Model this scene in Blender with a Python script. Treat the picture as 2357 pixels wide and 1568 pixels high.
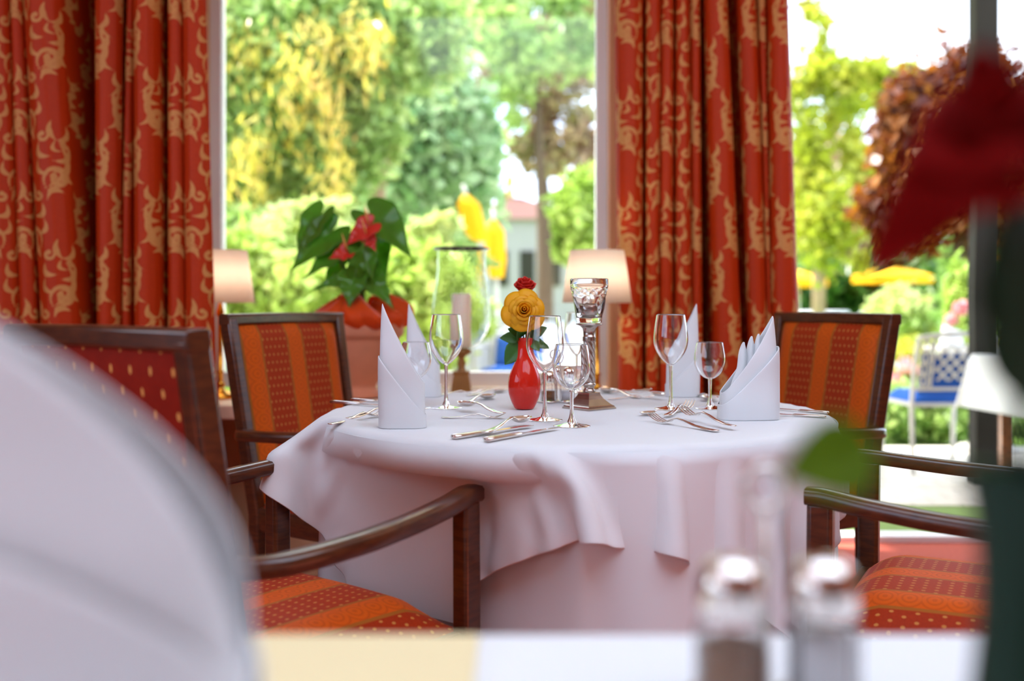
import bpy, math, random
import numpy as np
from mathutils import Vector, Matrix, noise as mnoise
PI = math.pi
for o in list(bpy.data.objects): bpy.data.objects.remove(o)
S = bpy.context.scene
COL = S.collection
# ------------------------------------------------------------------ camera
F = 2357*35/36.0; YH = 693.0; H = 1.0
cam = bpy.data.cameras.new('camera'); co = bpy.data.objects.new('camera', cam); COL.objects.link(co)
co.location = (0, 0, H); co.rotation_euler = (PI/2, 0, 0)
cam.lens = 35; cam.sensor_width = 36; cam.sensor_fit = 'HORIZONTAL'
cam.shift_y = -(784-YH)/2357.0
cam.clip_start = 0.02; cam.clip_end = 400
cam.dof.use_dof = True; cam.dof.focus_distance = 2.0; cam.dof.aperture_fstop = 1.8
S.camera = co
# ------------------------------------------------------------------ world, sun, exposure
S.view_settings.view_transform = 'Standard'; S.view_settings.look = 'None'
S.view_settings.gamma = 1; S.view_settings.use_curve_mapping = False
S.view_settings.exposure = 2.12
w = bpy.data.worlds.new('sky'); S.world = w; w.use_nodes = True
nt = w.node_tree; nt.nodes.clear()
bg = nt.nodes.new('ShaderNodeBackground'); wo = nt.nodes.new('ShaderNodeOutputWorld')
tc = nt.nodes.new('ShaderNodeTexCoord'); nz = nt.nodes.new('ShaderNodeTexNoise'); rp = nt.nodes.new('ShaderNodeValToRGB')
nz.inputs['Scale'].default_value = 3.0; nz.inputs['Detail'].default_value = 5
rp.color_ramp.elements[0].position = 0.38; rp.color_ramp.elements[0].color = (0.50, 0.68, 1.0, 1)
rp.color_ramp.elements[1].position = 0.56; rp.color_ramp.elements[1].color = (0.86, 0.94, 1.06, 1)
nt.links.new(tc.outputs['Generated'], nz.inputs['Vector']); nt.links.new(nz.outputs['Fac'], rp.inputs['Fac'])
nt.links.new(rp.outputs['Color'], bg.inputs['Color']); nt.links.new(bg.outputs['Background'], wo.inputs['Surface'])
bg.inputs['Strength'].default_value = 1.0
sun = bpy.data.lights.new('sun', 'SUN'); so = bpy.data.objects.new('sun', sun); COL.objects.link(so)
sun.energy = 3.3; sun.angle = math.radians(2); sun.color = (1.0, 0.95, 0.86)
so.rotation_euler = Vector((0.62, -0.22, -0.95)).to_track_quat('-Z', 'Y').to_euler()

# ------------------------------------------------------------------ helpers
def at(px, py, d): return Vector(((px-1178.5)/F*d, d, H+(YH-py)/F*d))
ZT = 0.756                                             # top of the white cloth
def ont(px, py, z=ZT):                                 # point on the table plane seen at a pixel
    d = (H-z)*F/(py-YH); return Vector(((px-1178.5)/F*d, d, z))
def link(o, parent=None):
    COL.objects.link(o)
    if parent is not None: o.parent = parent
    return o
def tag(o, label=None, cat=None, group=None, kind=None):
    if label: o['label'] = label
    if cat: o['category'] = cat
    if group: o['group'] = group
    if kind: o['kind'] = kind
    return o
def thing(name, label, cat, loc=(0, 0, 0), rz=0, group=None):
    o = bpy.data.objects.new(name, None); o.empty_display_size = 0.05; link(o)
    o.location = loc; o.rotation_euler = (0, 0, rz)
    return tag(o, label, cat, group)
def copy_tree(o, parent=None):
    c = o.copy(); COL.objects.link(c)
    if parent is not None: c.parent = parent
    for ch in list(o.children): copy_tree(ch, c)
    return c
class MB:
    def __init__(s): s.v = []; s.f = []; s.uv = []; s.m = []; s.mi = 0
    def add(s, vs, fs, uvs=None):
        b = len(s.v); s.v += [tuple(p) for p in vs]
        s.uv += (uvs if uvs else [(0, 0)]*len(vs))
        for f in fs: s.f.append(tuple(b+i for i in f)); s.m.append(s.mi)
        return s
    def box(s, c, d, rz=0):
        x, y, z = d[0]/2, d[1]/2, d[2]/2; cr, sr = math.cos(rz), math.sin(rz)
        P = [(-x,-y,-z),(x,-y,-z),(x,y,-z),(-x,y,-z),(-x,-y,z),(x,-y,z),(x,y,z),(-x,y,z)]
        P = [(c[0]+p[0]*cr-p[1]*sr, c[1]+p[0]*sr+p[1]*cr, c[2]+p[2]) for p in P]
        return s.add(P, [(0,3,2,1),(4,5,6,7),(0,1,5,4),(1,2,6,5),(2,3,7,6),(3,0,4,7)])
    def lathe(s, prof, n=40, c=(0, 0, 0), cap=True, wob=None):
        vs = []; fs = []
        for (r, z) in prof:
            for k in range(n):
                a = 2*PI*k/n; rr = r*(1+(wob(a, z) if wob else 0))
                vs.append((c[0]+rr*math.cos(a), c[1]+rr*math.sin(a), c[2]+z))
        m = len(prof)
        for i in range(m-1):
            for k in range(n):
                k2 = (k+1) % n
                fs.append((i*n+k, i*n+k2, (i+1)*n+k2, (i+1)*n+k))
        if cap:
            if prof[0][0] > 1e-5: fs.append(tuple(reversed(range(n))))
            if prof[-1][0] > 1e-5: fs.append(tuple((m-1)*n+k for k in range(n)))
        return s.add(vs, fs)
    def tube(s, pts, rad, n=8, up=None, closed=False, cap=True, sq=2.0):
        """rad: number, (rx, ry) or a list per point; rx across, ry along 'up'. sq: superellipse power"""
        pts = [Vector(p) for p in pts]; m = len(pts); vs = []; fs = []; N = None
        for i, p in enumerate(pts):
            if closed: t = pts[(i+1) % m]-pts[i-1]
            else: t = pts[min(i+1, m-1)]-pts[max(i-1, 0)]
            t.normalize()
            if up is not None: N = Vector(up)-t*Vector(up).dot(t)
            elif N is None: N = t.orthogonal()
            else: N = N-t*N.dot(t)
            N.normalize(); B = t.cross(N)
            r = rad[i] if isinstance(rad, list) else rad
            rx, ry = (r if isinstance(r, tuple) else (r, r))
            for k in range(n):
                a = 2*PI*(k+0.5)/n; ca, sa = math.cos(a), math.sin(a)
                ca = math.copysign(abs(ca)**(2/sq), ca); sa = math.copysign(abs(sa)**(2/sq), sa)
                vs.append(p+B*rx*ca+N*ry*sa)
        for i in range(m if closed else m-1):
            j = (i+1) % m
            for k in range(n): k2 = (k+1) % n; fs.append((i*n+k, i*n+k2, j*n+k2, j*n+k))
        if cap and not closed: fs.append(tuple(reversed(range(n)))); fs.append(tuple((m-1)*n+k for k in range(n)))
        return s.add(vs, fs)
    def grid(s, fn, nu, nv, uvf=None, closeu=False):
        vs = []; uv = []
        for j in range(nv+1):
            for i in range(nu+(0 if closeu else 1)):
                u, v = i/nu, j/nv; vs.append(fn(u, v)); uv.append(uvf(u, v) if uvf else (u, v))
        W = nu if closeu else nu+1; fs = []
        for j in range(nv):
            for i in range(nu):
                i2 = (i+1) % W; fs.append((j*W+i, j*W+i2, (j+1)*W+i2, (j+1)*W+i))
        return s.add(vs, fs, uv)
    def build(s, name, mats, parent=None, smooth=True, bevel=0, sub=0, solid=0, solid_off=0, mw=None, angle=None):
        me = bpy.data.meshes.new(name); me.from_pydata(s.v, [], s.f)
        ul = me.uv_layers.new(name='UVMap')
        li = np.zeros(len(me.loops), dtype=np.int32); me.loops.foreach_get('vertex_index', li)
        ul.data.foreach_set('uv', np.array(s.uv, dtype=np.float32)[li].ravel())
        mats = mats if isinstance(mats, (list, tuple)) else [mats]
        for m in mats: me.materials.append(m)
        if len(mats) > 1: me.polygons.foreach_set('material_index', s.m)
        me.polygons.foreach_set('use_smooth', [smooth]*len(me.polygons))
        if angle: me.set_sharp_from_angle(angle=angle)
        o = bpy.data.objects.new(name, me); link(o, parent)
        if mw is not None: o.matrix_basis = mw
        if solid: k = o.modifiers.new('s', 'SOLIDIFY'); k.thickness = solid; k.offset = solid_off
        if bevel:
            k = o.modifiers.new('b', 'BEVEL'); k.width = bevel; k.segments = 3; k.limit_method = 'ANGLE'; k.angle_limit = 0.6
            if smooth: me.set_sharp_from_angle(angle=0.6); k.harden_normals = False
        if sub: k = o.modifiers.new('u', 'SUBSURF'); k.levels = sub; k.render_levels = sub
        return o
def struct(o, label=None):
    o['kind'] = 'structure'
    if label: o['label'] = label
    return o
# ------------------------------------------------------------------ node helper
class NT:
    def __init__(s, name):
        s.mat = bpy.data.materials.new(name); s.mat.use_nodes = True; s.t = s.mat.node_tree; s.t.nodes.clear()
        s.out = s.n('ShaderNodeOutputMaterial')
    def n(s, ty, **kw):
        nd = s.t.nodes.new(ty)
        for k, v in kw.items(): setattr(nd, k, v)
        return nd
    def L(s, a, b): s.t.links.new(a, b)
    def put(s, sock, v):
        if isinstance(v, bpy.types.NodeSocket): s.L(v, sock)
        elif v is not None: sock.default_value = v
    def m(s, op, a, b=None, c=None):
        nd = s.n('ShaderNodeMath', operation=op); s.put(nd.inputs[0], a)
        if b is not None: s.put(nd.inputs[1], b)
        if c is not None: s.put(nd.inputs[2], c)
        return nd.outputs[0]
    def mix(s, f, a, b):
        nd = s.n('ShaderNodeMix', data_type='RGBA'); s.put(nd.inputs[0], f)
        s.put(nd.inputs[6], a if isinstance(a, bpy.types.NodeSocket) else (*a, 1)); s.put(nd.inputs[7], b if isinstance(b, bpy.types.NodeSocket) else (*b, 1))
        return nd.outputs[2]
    def step(s, v, e0, e1):
        nd = s.n('ShaderNodeMapRange', interpolation_type='SMOOTHSTEP'); s.put(nd.inputs[0], v)
        nd.inputs[1].default_value = e0; nd.inputs[2].default_value = e1; return nd.outputs[0]
    def noise(s, scale, detail=3, co='Object', sc=None):
        t = s.n('ShaderNodeTexCoord'); nd = s.n('ShaderNodeTexNoise'); nd.inputs['Scale'].default_value = scale; nd.inputs['Detail'].default_value = detail
        if sc:
            mp = s.n('ShaderNodeMapping'); mp.inputs['Scale'].default_value = sc; s.L(t.outputs[co], mp.inputs[0]); s.L(mp.outputs[0], nd.inputs['Vector'])
        else: s.L(t.outputs[co], nd.inputs['Vector'])
        return nd.outputs['Fac']
    def uv(s):
        t = s.n('ShaderNodeTexCoord'); x = s.n('ShaderNodeSeparateXYZ'); s.L(t.outputs['UV'], x.inputs[0]); return x.outputs[0], x.outputs[1]
    def bump(s, h, st=0.3, dist=0.002):
        b = s.n('ShaderNodeBump'); b.inputs['Strength'].default_value = st; b.inputs['Distance'].default_value = dist; s.L(h, b.inputs['Height']); return b.outputs[0]
    def bsdf(s, color, rough=0.5, metal=0, normal=None, **kw):
        p = s.n('ShaderNodeBsdfPrincipled'); s.put(p.inputs['Base Color'], color if isinstance(color, bpy.types.NodeSocket) else (*color, 1))
        s.put(p.inputs['Roughness'], rough); p.inputs['Metallic'].default_value = metal
        for k, v in kw.items(): s.put(p.inputs[k.replace('_', ' ')], v)
        if normal: s.L(normal, p.inputs['Normal'])
        return p.outputs[0]
    def trans(s, sh, color, f, normal=None):
        t = s.n('ShaderNodeBsdfTranslucent'); s.put(t.inputs[0], color if isinstance(color, bpy.types.NodeSocket) else (*color, 1))
        x = s.n('ShaderNodeMixShader'); x.inputs[0].default_value = f; s.L(sh, x.inputs[1]); s.L(t.outputs[0], x.inputs[2]); return x.outputs[0]
    def done(s, sh): s.L(sh, s.out.inputs['Surface']); return s.mat
def sr(r, g, b):
    f = lambda c: (c/255/12.92) if c <= 10 else ((c/255+0.055)/1.055)**2.4
    return (f(r), f(g), f(b))
def simple(name, c, rough=0.5, metal=0, var=0.12, nscale=30, bump=0, sc=None, trans=0, **kw):
    k = NT(name); nf = k.noise(nscale, 4, sc=sc)
    col = k.mix(nf, tuple(x*(1-var) for x in c), tuple(min(1, x*(1+var)) for x in c))
    sh = k.bsdf(col, rough, metal, k.bump(nf, bump) if bump else None, **kw)
    if trans: sh = k.trans(sh, col, trans)
    return k.done(sh)
def glassm(name, color=(1, 1, 1), rough=0.0, ior=1.45, bump=None):
    k = NT(name); nrm = None
    if bump: nrm = k.bump(k.noise(bump, 2), 0.5, 0.004)
    return k.done(k.bsdf(color, rough, 0, nrm, Transmission_Weight=1.0, IOR=ior))
M = {}
def wood(name, c1, c2, rough=0.28):
    k = NT(name); nf = k.noise(9, 6, sc=(3, 3, 14)); col = k.mix(k.step(nf, 0.35, 0.65), c1, c2)
    return k.done(k.bsdf(col, rough, 0, k.bump(nf, 0.05), Coat_Weight=0.35, Coat_Roughness=0.15))
M['wood'] = wood('dark_walnut', sr(62, 28, 12), sr(84, 42, 18))
M['tablewood'] = wood('table_wood', sr(120, 70, 35), sr(165, 100, 55))
M['steel'] = simple('silver_plate', (0.80, 0.73, 0.68), 0.14, 1, 0.06, 60)
M['antique'] = simple('antique_silver', (0.46, 0.39, 0.34), 0.26, 1, 0.25, 55, bump=0.15)
M['gold'] = simple('brass', sr(225, 160, 60), 0.22, 1, 0.1, 40)
M['bronze'] = simple('bronzed_wood', sr(150, 105, 55), 0.4, 0.4, 0.25, 25)
M['glass'] = glassm('clear_glass')
M['reliefglass'] = glassm('pressed_glass', (0.97, 0.98, 1), 0.05, 1.33)
M['crackle'] = glassm('hurricane_glass', (0.98, 1, 0.99), 0.03, 1.1, 60)
M['candle'] = simple('candle_wax', sr(250, 235, 215), 0.5, 0, 0.03, 20, Subsurface_Weight=0.3)
M['lampshade'] = simple('lamp_shade_linen', sr(244, 232, 218), 0.8, 0, 0.03, 80, trans=0.6, bump=0.1)
M['redglaze'] = simple('red_ceramic', (0.62, 0.018, 0.008), 0.06, 0, 0.06, 12, Coat_Weight=0.25, Coat_Roughness=0.03, Specular_IOR_Level=0.3)
M['greenglaze'] = simple('dark_green_ceramic', sr(6, 38, 22), 0.4, 0, 0.1, 12, Specular_IOR_Level=0.25)
M['terracotta'] = simple('terracotta', sr(205, 130, 98), 0.8, 0, 0.22, 9, bump=0.25)
M['redpaper'] = simple('red_tissue', (0.95, 0.12, 0.008), 0.6, 0, 0.15, 14, trans=0.5)
M['sill'] = simple('painted_sill', sr(232, 205, 180), 0.4, 0, 0.04, 8)
M['reveal'] = simple('painted_reveal', sr(222, 160, 112), 0.5, 0, 0.05, 5)
M['whitepaint'] = simple('white_paint', sr(238, 238, 240), 0.45, 0, 0.02, 6)
M['wall'] = simple('wall_plaster', sr(226, 190, 150), 0.9, 0, 0.05, 4, bump=0.1)
M['panelling'] = simple('brown_panelling', sr(128, 84, 60), 0.6, 0, 0.15, 4, sc=(3, 3, .5))
M['ceiling'] = simple('ceiling_paint', sr(235, 228, 218), 0.9, 0, 0.02, 4)
M['carpet'] = simple('red_carpet', sr(182, 84, 66), 0.95, 0, 0.25, 60, bump=0.4)
M['yellowrose'] = simple('yellow_petal', (1.0, 0.56, 0.012), 0.5, 0, 0.08, 30, trans=0.5)
M['redrose'] = simple('red_petal', (0.72, 0.025, 0.010), 0.5, 0, 0.2, 30, trans=0.22)
M['crimson'] = simple('crimson_petal', (0.20, 0.001, 0.001), 0.8, 0, 0.3, 25, trans=0.15, Specular_IOR_Level=0.1)
M['roseleaf'] = simple('rose_leaf', sr(62, 112, 40), 0.35, 0, 0.35, 45, trans=0.25, bump=0.2)
M['darkleaf'] = simple('dark_rose_leaf', sr(20, 48, 14), 0.6, 0, 0.3, 45, trans=0.15)
M['limeleaf'] = simple('backlit_leaf', sr(118, 150, 14), 0.5, 0, 0.2, 45, trans=0.6)
M['stem'] = simple('green_stem', sr(90, 130, 50), 0.5, 0, 0.15, 30)
M['anth'] = simple('anthurium_leaf', sr(104, 166, 52), 0.2, 0, 0.35, 14, trans=0.5, bump=0.1)
M['spathe'] = simple('red_spathe', sr(225, 60, 45), 0.2, 0, 0.15, 14, trans=0.3)
M['spadix'] = simple('spadix', sr(240, 170, 90), 0.5)
M['umbrella'] = simple('yellow_canvas', sr(255, 200, 10), 0.8, 0, 0.05, 6, trans=0.4)
M['whitemetal'] = simple('white_painted_metal', sr(196, 192, 184), 0.4, 0, 0.04, 30)
M['blue'] = simple('blue_cushion', sr(30, 95, 185), 0.8, 0, 0.12, 20)
M['postdark'] = simple('dark_bronze_post', sr(30, 26, 16), 0.75, 0, 0.15, 8)
M['bark'] = simple('tree_bark', sr(150, 125, 95), 0.9, 0, 0.35, 6, bump=0.6, sc=(3, 3, 1))
M['darkbark'] = simple('dark_bark', sr(84, 66, 48), 0.9, 0, 0.35, 6, bump=0.6, sc=(3, 3, 1))
M['lawn'] = simple('lawn', sr(120, 160, 60), 0.95, 0, 0.35, 3)
M['turf'] = simple('green_mat', sr(125, 150, 80), 0.95, 0, 0.2, 40)
M['rooftile'] = simple('roof_tiles', sr(108, 74, 64), 0.9, 0, 0.15, 5, bump=0.3)
M['render'] = simple('pale_render', sr(158, 150, 155), 0.9, 0, 0.06, 1.5)
M['salt'] = simple('salt', sr(240, 240, 242), 0.9, 0, 0.05, 300)
M['pepper'] = simple('pepper', sr(150, 100, 55), 0.9, 0, 0.4, 300)
M['card'] = simple('cream_card', sr(222, 204, 158), 0.7, 0, 0.03, 10)
M['darkmetal'] = simple('dark_metal_rim', sr(60, 50, 45), 0.3, 0.8)
def paving():
    k = NT('stone_paving'); t = k.n('ShaderNodeTexCoord'); b = k.n('ShaderNodeTexBrick'); k.L(t.outputs['Object'], b.inputs['Vector'])
    b.inputs['Color1'].default_value = (*sr(232, 224, 212), 1); b.inputs['Color2'].default_value = (*sr(220, 210, 198), 1); b.inputs['Mortar'].default_value = (*sr(160, 150, 140), 1)
    b.inputs['Scale'].default_value = 2.0; b.inputs['Mortar Size'].default_value = 0.008
    return k.done(k.bsdf(b.outputs['Color'], 0.85))
M['paving'] = paving()
def linen(name, c, trans=0.12, wrink=0.25):
    k = NT(name); t = k.n('ShaderNodeTexCoord'); wv = k.noise(900, 1); big = k.noise(7, 3)
    col = k.mix(big, tuple(x*0.97 for x in c), c)
    b1 = k.bump(big, wrink, 0.01)
    return k.done(k.trans(k.bsdf(col, 0.75, 0, b1, Sheen_Weight=0.15), col, trans))
M['cloth'] = linen('white_damask_cloth', (0.80, 0.81, 0.82))
M['napkin'] = linen('white_napkin', (0.83, 0.84, 0.85), 0.15, 0.15)
# striped silk upholstery: UV in metres, u across the stripes, v along them
def stripes(name, dots=True):
    k = NT(name); u, v = k.uv(); P = 0.160
    t = k.m('SUBTRACT', k.m('FRACT', k.m('ADD', k.m('DIVIDE', u, P), 0.5)), 0.5); a = k.m('ABSOLUTE', t)
    red = sr(190, 60, 14); orange = sr(240, 106, 14); gold = sr(190, 112, 36); dot = sr(236, 170, 84)
    nf = k.noise(220, 2)
    # staggered dots
    du, dv = 0.0165, 0.022
    gv = k.m('DIVIDE', v, dv); row = k.m('FLOOR', gv); odd = k.m('MULTIPLY', k.m('MODULO', row, 2.0), 0.5)
    fu = k.m('SUBTRACT', k.m('FRACT', k.m('ADD', k.m('DIVIDE', u, du), odd)), 0.5); fv = k.m('SUBTRACT', k.m('FRACT', gv), 0.5)
    r2 = k.m('ADD', k.m('MULTIPLY', k.m('POWER', k.m('ABSOLUTE', fu), 2.0), 1.6), k.m('POWER', k.m('ABSOLUTE', fv), 2.0))
    dm = k.step(r2, 0.045, 0.02)
    c = k.mix(k.m('MULTIPLY', dm, 0.8), k.mix(nf, tuple(x*0.8 for x in red), tuple(x*1.15 for x in red)), dot)
    # scroll medallions on the orange band
    mv = k.m('SUBTRACT', k.m('FRACT', k.m('DIVIDE', v, 0.042)), 0.5)
    rr = k.m('SQRT', k.m('ADD', k.m('POWER', k.m('MULTIPLY', a, 3.4), 2.0), k.m('POWER', k.m('ABSOLUTE', mv), 2.0)))
    ring = k.step(k.m('SINE', k.m('MULTIPLY', rr, 26.0)), 0.1, 0.7)
    oc = k.mix(k.m('MULTIPLY', ring, 0.30), orange, sr(178, 70, 18))
    c = k.mix(k.step(a, 0.175, 0.165), c, oc)
    line = k.m('MULTIPLY', k.step(a, 0.165, 0.17), k.step(a, 0.212, 0.205))
    c = k.mix(line, c, gold)
    return k.done(k.trans(k.bsdf(c, 0.55, 0, k.bump(nf, 0.15, 0.001), Sheen_Weight=0.15, Sheen_Roughness=0.4, Specular_IOR_Level=0.2), c, 0.35))
M['stripe'] = stripes('striped_upholstery')
def spotted():
    k = NT('spotted_upholstery'); u, v = k.uv(); du, dv = 0.046, 0.03
    gv = k.m('DIVIDE', v, dv); odd = k.m('MULTIPLY', k.m('MODULO', k.m('FLOOR', gv), 2.0), 0.5)
    fu = k.m('SUBTRACT', k.m('FRACT', k.m('ADD', k.m('DIVIDE', u, du), odd)), 0.5); fv = k.m('SUBTRACT', k.m('FRACT', gv), 0.5)
    r2 = k.m('ADD', k.m('MULTIPLY', k.m('POWER', k.m('ABSOLUTE', fu), 2.0), 9.0), k.m('MULTIPLY', k.m('POWER', k.m('ABSOLUTE', fv), 2.0), 0.9))
    c = k.mix(k.step(r2, 0.05, 0.03), k.mix(k.noise(40, 3), sr(122, 22, 6), sr(146, 34, 10)), sr(222, 165, 90))
    return k.done(k.bsdf(c, 0.7, 0, Specular_IOR_Level=0.15))
M['spotted'] = spotted()
def curtain_mat():
    k = NT('scroll_curtain'); at_ = k.n('ShaderNodeAttribute'); at_.attribute_name = 'motif'
    f = k.step(at_.outputs['Fac'], 0.0008, -0.0008); nf = k.noise(60, 3, sc=(1, 1, 4))
    red = k.mix(nf, sr(184, 50, 6), sr(200, 64, 10)); gold = k.mix(nf, sr(205, 138, 72), sr(228, 172, 104))
    c = k.mix(f, red, gold)
    return k.done(k.trans(k.bsdf(c, 0.5, 0, k.bump(nf, 0.05, 0.001), Specular_IOR_Level=0.25), c, 0.14))
M['curtain'] = curtain_mat()
M['lining'] = simple('curtain_lining', sr(170, 90, 60), 0.9)
def leafm(name, c1, c2, c3, trans=0.45, rough=0.32):
    k = NT(name); a = k.n('ShaderNodeAttribute'); a.attribute_name = 'tint'
    r = k.n('ShaderNodeValToRGB'); k.L(a.outputs['Fac'], r.inputs[0]); e = r.color_ramp.elements
    e[0].position = 0.0; e[0].color = (*c1, 1); e[1].position = 1.0; e[1].color = (*c3, 1); x = e.new(0.5); x.color = (*c2, 1)
    return k.done(k.trans(k.bsdf(r.outputs[0], rough), r.outputs[0], trans))
M['lf_green'] = leafm('leaf_green', sr(104, 142, 66), sr(160, 190, 104), sr(206, 218, 140))
M['lf_lime'] = leafm('leaf_lime', sr(126, 160, 56), sr(176, 202, 92), sr(218, 228, 140))
M['lf_dark'] = leafm('leaf_dark', sr(40, 74, 30), sr(66, 104, 42), sr(104, 138, 58), 0.3)
M['lf_blue'] = leafm('leaf_cool', sr(96, 142, 84), sr(150, 186, 128), sr(204, 222, 174))
M['lf_yellow'] = leafm('catkin_yellow', sr(215, 200, 70), sr(235, 215, 100), sr(240, 195, 110))
M['lf_copper'] = leafm('leaf_copper', sr(62, 26, 18), sr(112, 54, 24), sr(176, 110, 30), 0.4)
M['lf_mauve'] = leafm('leaf_mauve', sr(150, 115, 95), sr(180, 150, 120), sr(165, 170, 100))
M['lf_olive'] = leafm('leaf_olive', sr(150, 165, 40), sr(190, 195, 60), sr(205, 190, 90))
M['lf_cream'] = leafm('leaf_cream', sr(185, 205, 120), sr(208, 220, 150), sr(225, 225, 140))
M['fl_pink'] = leafm('pink_blossom', sr(240, 150, 170), sr(245, 170, 180), sr(250, 200, 200), 0.3)
def pane_mat():
    k = NT('window_glass'); fr = k.n('ShaderNodeFresnel'); fr.inputs[0].default_value = 1.35
    tr = k.n('ShaderNodeBsdfTransparent'); gl = k.n('ShaderNodeBsdfGlossy'); gl.inputs['Roughness'].default_value = 0.02
    x = k.n('ShaderNodeMixShader'); k.L(fr.outputs[0], x.inputs[0]); k.L(tr.outputs[0], x.inputs[1]); k.L(gl.outputs[0], x.inputs[2]); return k.done(x.outputs[0])
M['pane'] = pane_mat()

# ------------------------------------------------------------------ the room
WY = 3.95                                              # inner face of the window wall
def wallbox(name, x0, x1, y0, y1, z0, z1, m, label=None, bevel=0):
    b = MB(); b.box(((x0+x1)/2, (y0+y1)/2, (z0+z1)/2), (x1-x0, y1-y0, z1-z0)); return struct(b.build(name, m, smooth=False, bevel=bevel), label)
wallbox('floor', -3.4, 3.8, -3.0, 4.16, -0.12, 0, M['carpet'], 'red carpet floor')
b = MB(); b.box((.2, 2.93, 2.875), (7.2, 2.46, .15)); b.box((.2, -1.75, 2.875), (7.2, 2.5, .15)); b.box((-2.05, .6, 2.875), (2.7, 2.2, .15)); b.box((3.05, .6, 2.875), (1.5, 2.2, .15)); struct(b.build('ceiling', M['ceiling'], smooth=False))  # unseen gap between the slabs, added to let skylight onto the table
WX0, WX1 = at(478, 0, WY).x, at(1400, 0, WY).x         # window opening
b = MB(); b.box(((-3.4+WX0)/2, WY+.1, 1.4), (WX0+3.4, .2, 2.8)); b.box(((WX0+WX1)/2, WY+.1, 0.3), (WX1-WX0, .2, 0.6)); b.box(((WX0+WX1)/2, WY+.1, 2.7), (WX1-WX0, .2, 0.2))
PX1 = at(1765, 0, WY).x
b.box(((WX1+PX1)/2, WY+.1, 1.4), (PX1-WX1, .2, 2.8)); b.box(((PX1+3.8)/2, WY+.1, 2.72), (3.8-PX1, .2, 0.16))
struct(b.build('wall_back', M['wall'], smooth=False))
b = MB(); b.box((-3.45, -0.9, 0.6), (.1, 4.2, 1.2)); b.box((-3.45, .58, 2.7), (.1, 7.16, .2)); b.box((-3.45, 2.7, 1.3), (.1, 2.9, 2.6)); struct(b.build('wall_left', M['panelling'], smooth=False))
b = MB(); b.box((3.85, .58, 1.4), (.1, 7.16, 2.8)); struct(b.build('wall_right', M['panelling'], smooth=False))
b = MB(); b.box((.2, -3.05, 1.4), (7.2, .1, 2.8)); struct(b.build('wall_front', M['panelling'], smooth=False))
# sill and window
SZ = 0.655
wallbox('trim_1', -1.10, 0.37, 3.3, WY, SZ-.05, SZ, M['sill'], 'broad painted window sill', .008)
wallbox('trim_2', -1.09, 0.36, 3.62, WY, 0, SZ-.05, M['wall'], 'panel below the window sill')
wr = struct(bpy.data.objects.new('window_1', None), 'large picture window over the sill'); link(wr); wr.location = (0, 0, 0)
b = MB(); fw = .045
b.box((WX0+fw/2, WY+.06, (SZ+2.6)/2), (fw, .07, 2.6-SZ)); b.box((WX1-fw/2, WY+.06, (SZ+2.6)/2), (fw, .07, 2.6-SZ))
b.box(((WX0+WX1)/2, WY+.06, SZ+.03), (WX1-WX0-2*fw, .07, .06)); b.box(((WX0+WX1)/2, WY+.06, 2.57), (WX1-WX0-2*fw, .07, .06))
b.build('window_frame', M['whitepaint'], wr, smooth=False, bevel=.004)
b = MB(); b.box(((WX0+WX1)/2, WY+.06, (SZ+2.6)/2), (WX1-WX0-2*fw, .006, 2.6-SZ-.12)); b.build('window_glass', M['pane'], wr, smooth=False)
wallbox('trim_3', WX1-.005, at(1424, 0, WY).x+.14, WY-.09, WY, SZ, 2.8, M['reveal'], 'orange-tinted painted window jamb', .005)
wallbox('trim_4', PX1, 3.8, 4.12, 4.22, -.05, 0.025, M['whitepaint'], 'pale threshold of the terrace opening')

# ------------------------------------------------------------------ curtains with scroll motif
def strokes():
    C = []
    def spiral(cx, cy, r0, r1, a0, turns, w0, w1, n=34, ball=0):
        for i in range(n):
            t = i/(n-1); a = a0+turns*2*PI*t; r = r0+(r1-r0)*t**0.8
            w_ = w0+(w1-w0)*math.sin(PI*min(1, t*1.05)) ; C.append((cx+r*math.cos(a), cy+r*math.sin(a), w_))
        if ball: C.append((cx+r*math.cos(a), cy+r*math.sin(a), ball))
    def leaf(x0, y0, x1, y1, bend, wmax, n=22, pk=0.45):
        dx, dy = x1-x0, y1-y0
        for i in range(n):
            t = i/(n-1); s_ = math.sin(PI*t); wv = wmax*(t/pk if t < pk else (1-t)/(1-pk))**0.8 if 0 < t < 1 else 0.001
            C.append((x0+dx*t-dy*bend*s_, y0+dy*t+dx*bend*s_, wv+0.0006))
    for (ox, oy, mx) in ((0, 0, 1), (.10, .19, -1)):
        k0 = len(C)
        spiral(.050, .062, .046, .012, -0.9, 1.25, .0030, .0085, ball=.0105)
        leaf(.086, .030, .045, .190, .30, .0105, 34); leaf(.075, .075, .104, .125, -.35, .008)
        leaf(.060, .120, .012, .170, .40, .0095); leaf(.062, .135, .100, .178, -.45, .009); leaf(.030, .016, .082, -.006, .40, .0095); leaf(.012, .100, -.010, .045, .35, .008)
        spiral(.088, .200, .020, .007, 2.6, 0.85, .003, .006, 18, ball=.008)
        leaf(.046, .185, .016, .232, .35, .009); leaf(.047, .185, .058, .250, -.20, .009); leaf(.050, .185, .030, .150, .5, .006)
        leaf(.040, .062, .060, .082, .6, .006); leaf(-.004, .150, .006, .215, -.4, .007)
        for i in range(k0, len(C)):
            x, y, r = C[i]; C[i] = (ox+(x if mx > 0 else .1-x), oy+y, r)
    return np.array(C)
def motif_sdf(u, v, tu=0.20, tv=0.38):
    C = strokes(); d = np.full(u.shape, 9.0)
    for (cx, cy, r) in C:
        dx = u-cx; dx -= tu*np.round(dx/tu); dy = v-cy; dy -= tv*np.round(dy/tv)
        np.minimum(d, np.sqrt(dx*dx+dy*dy)-r, out=d)
    return d
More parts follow.
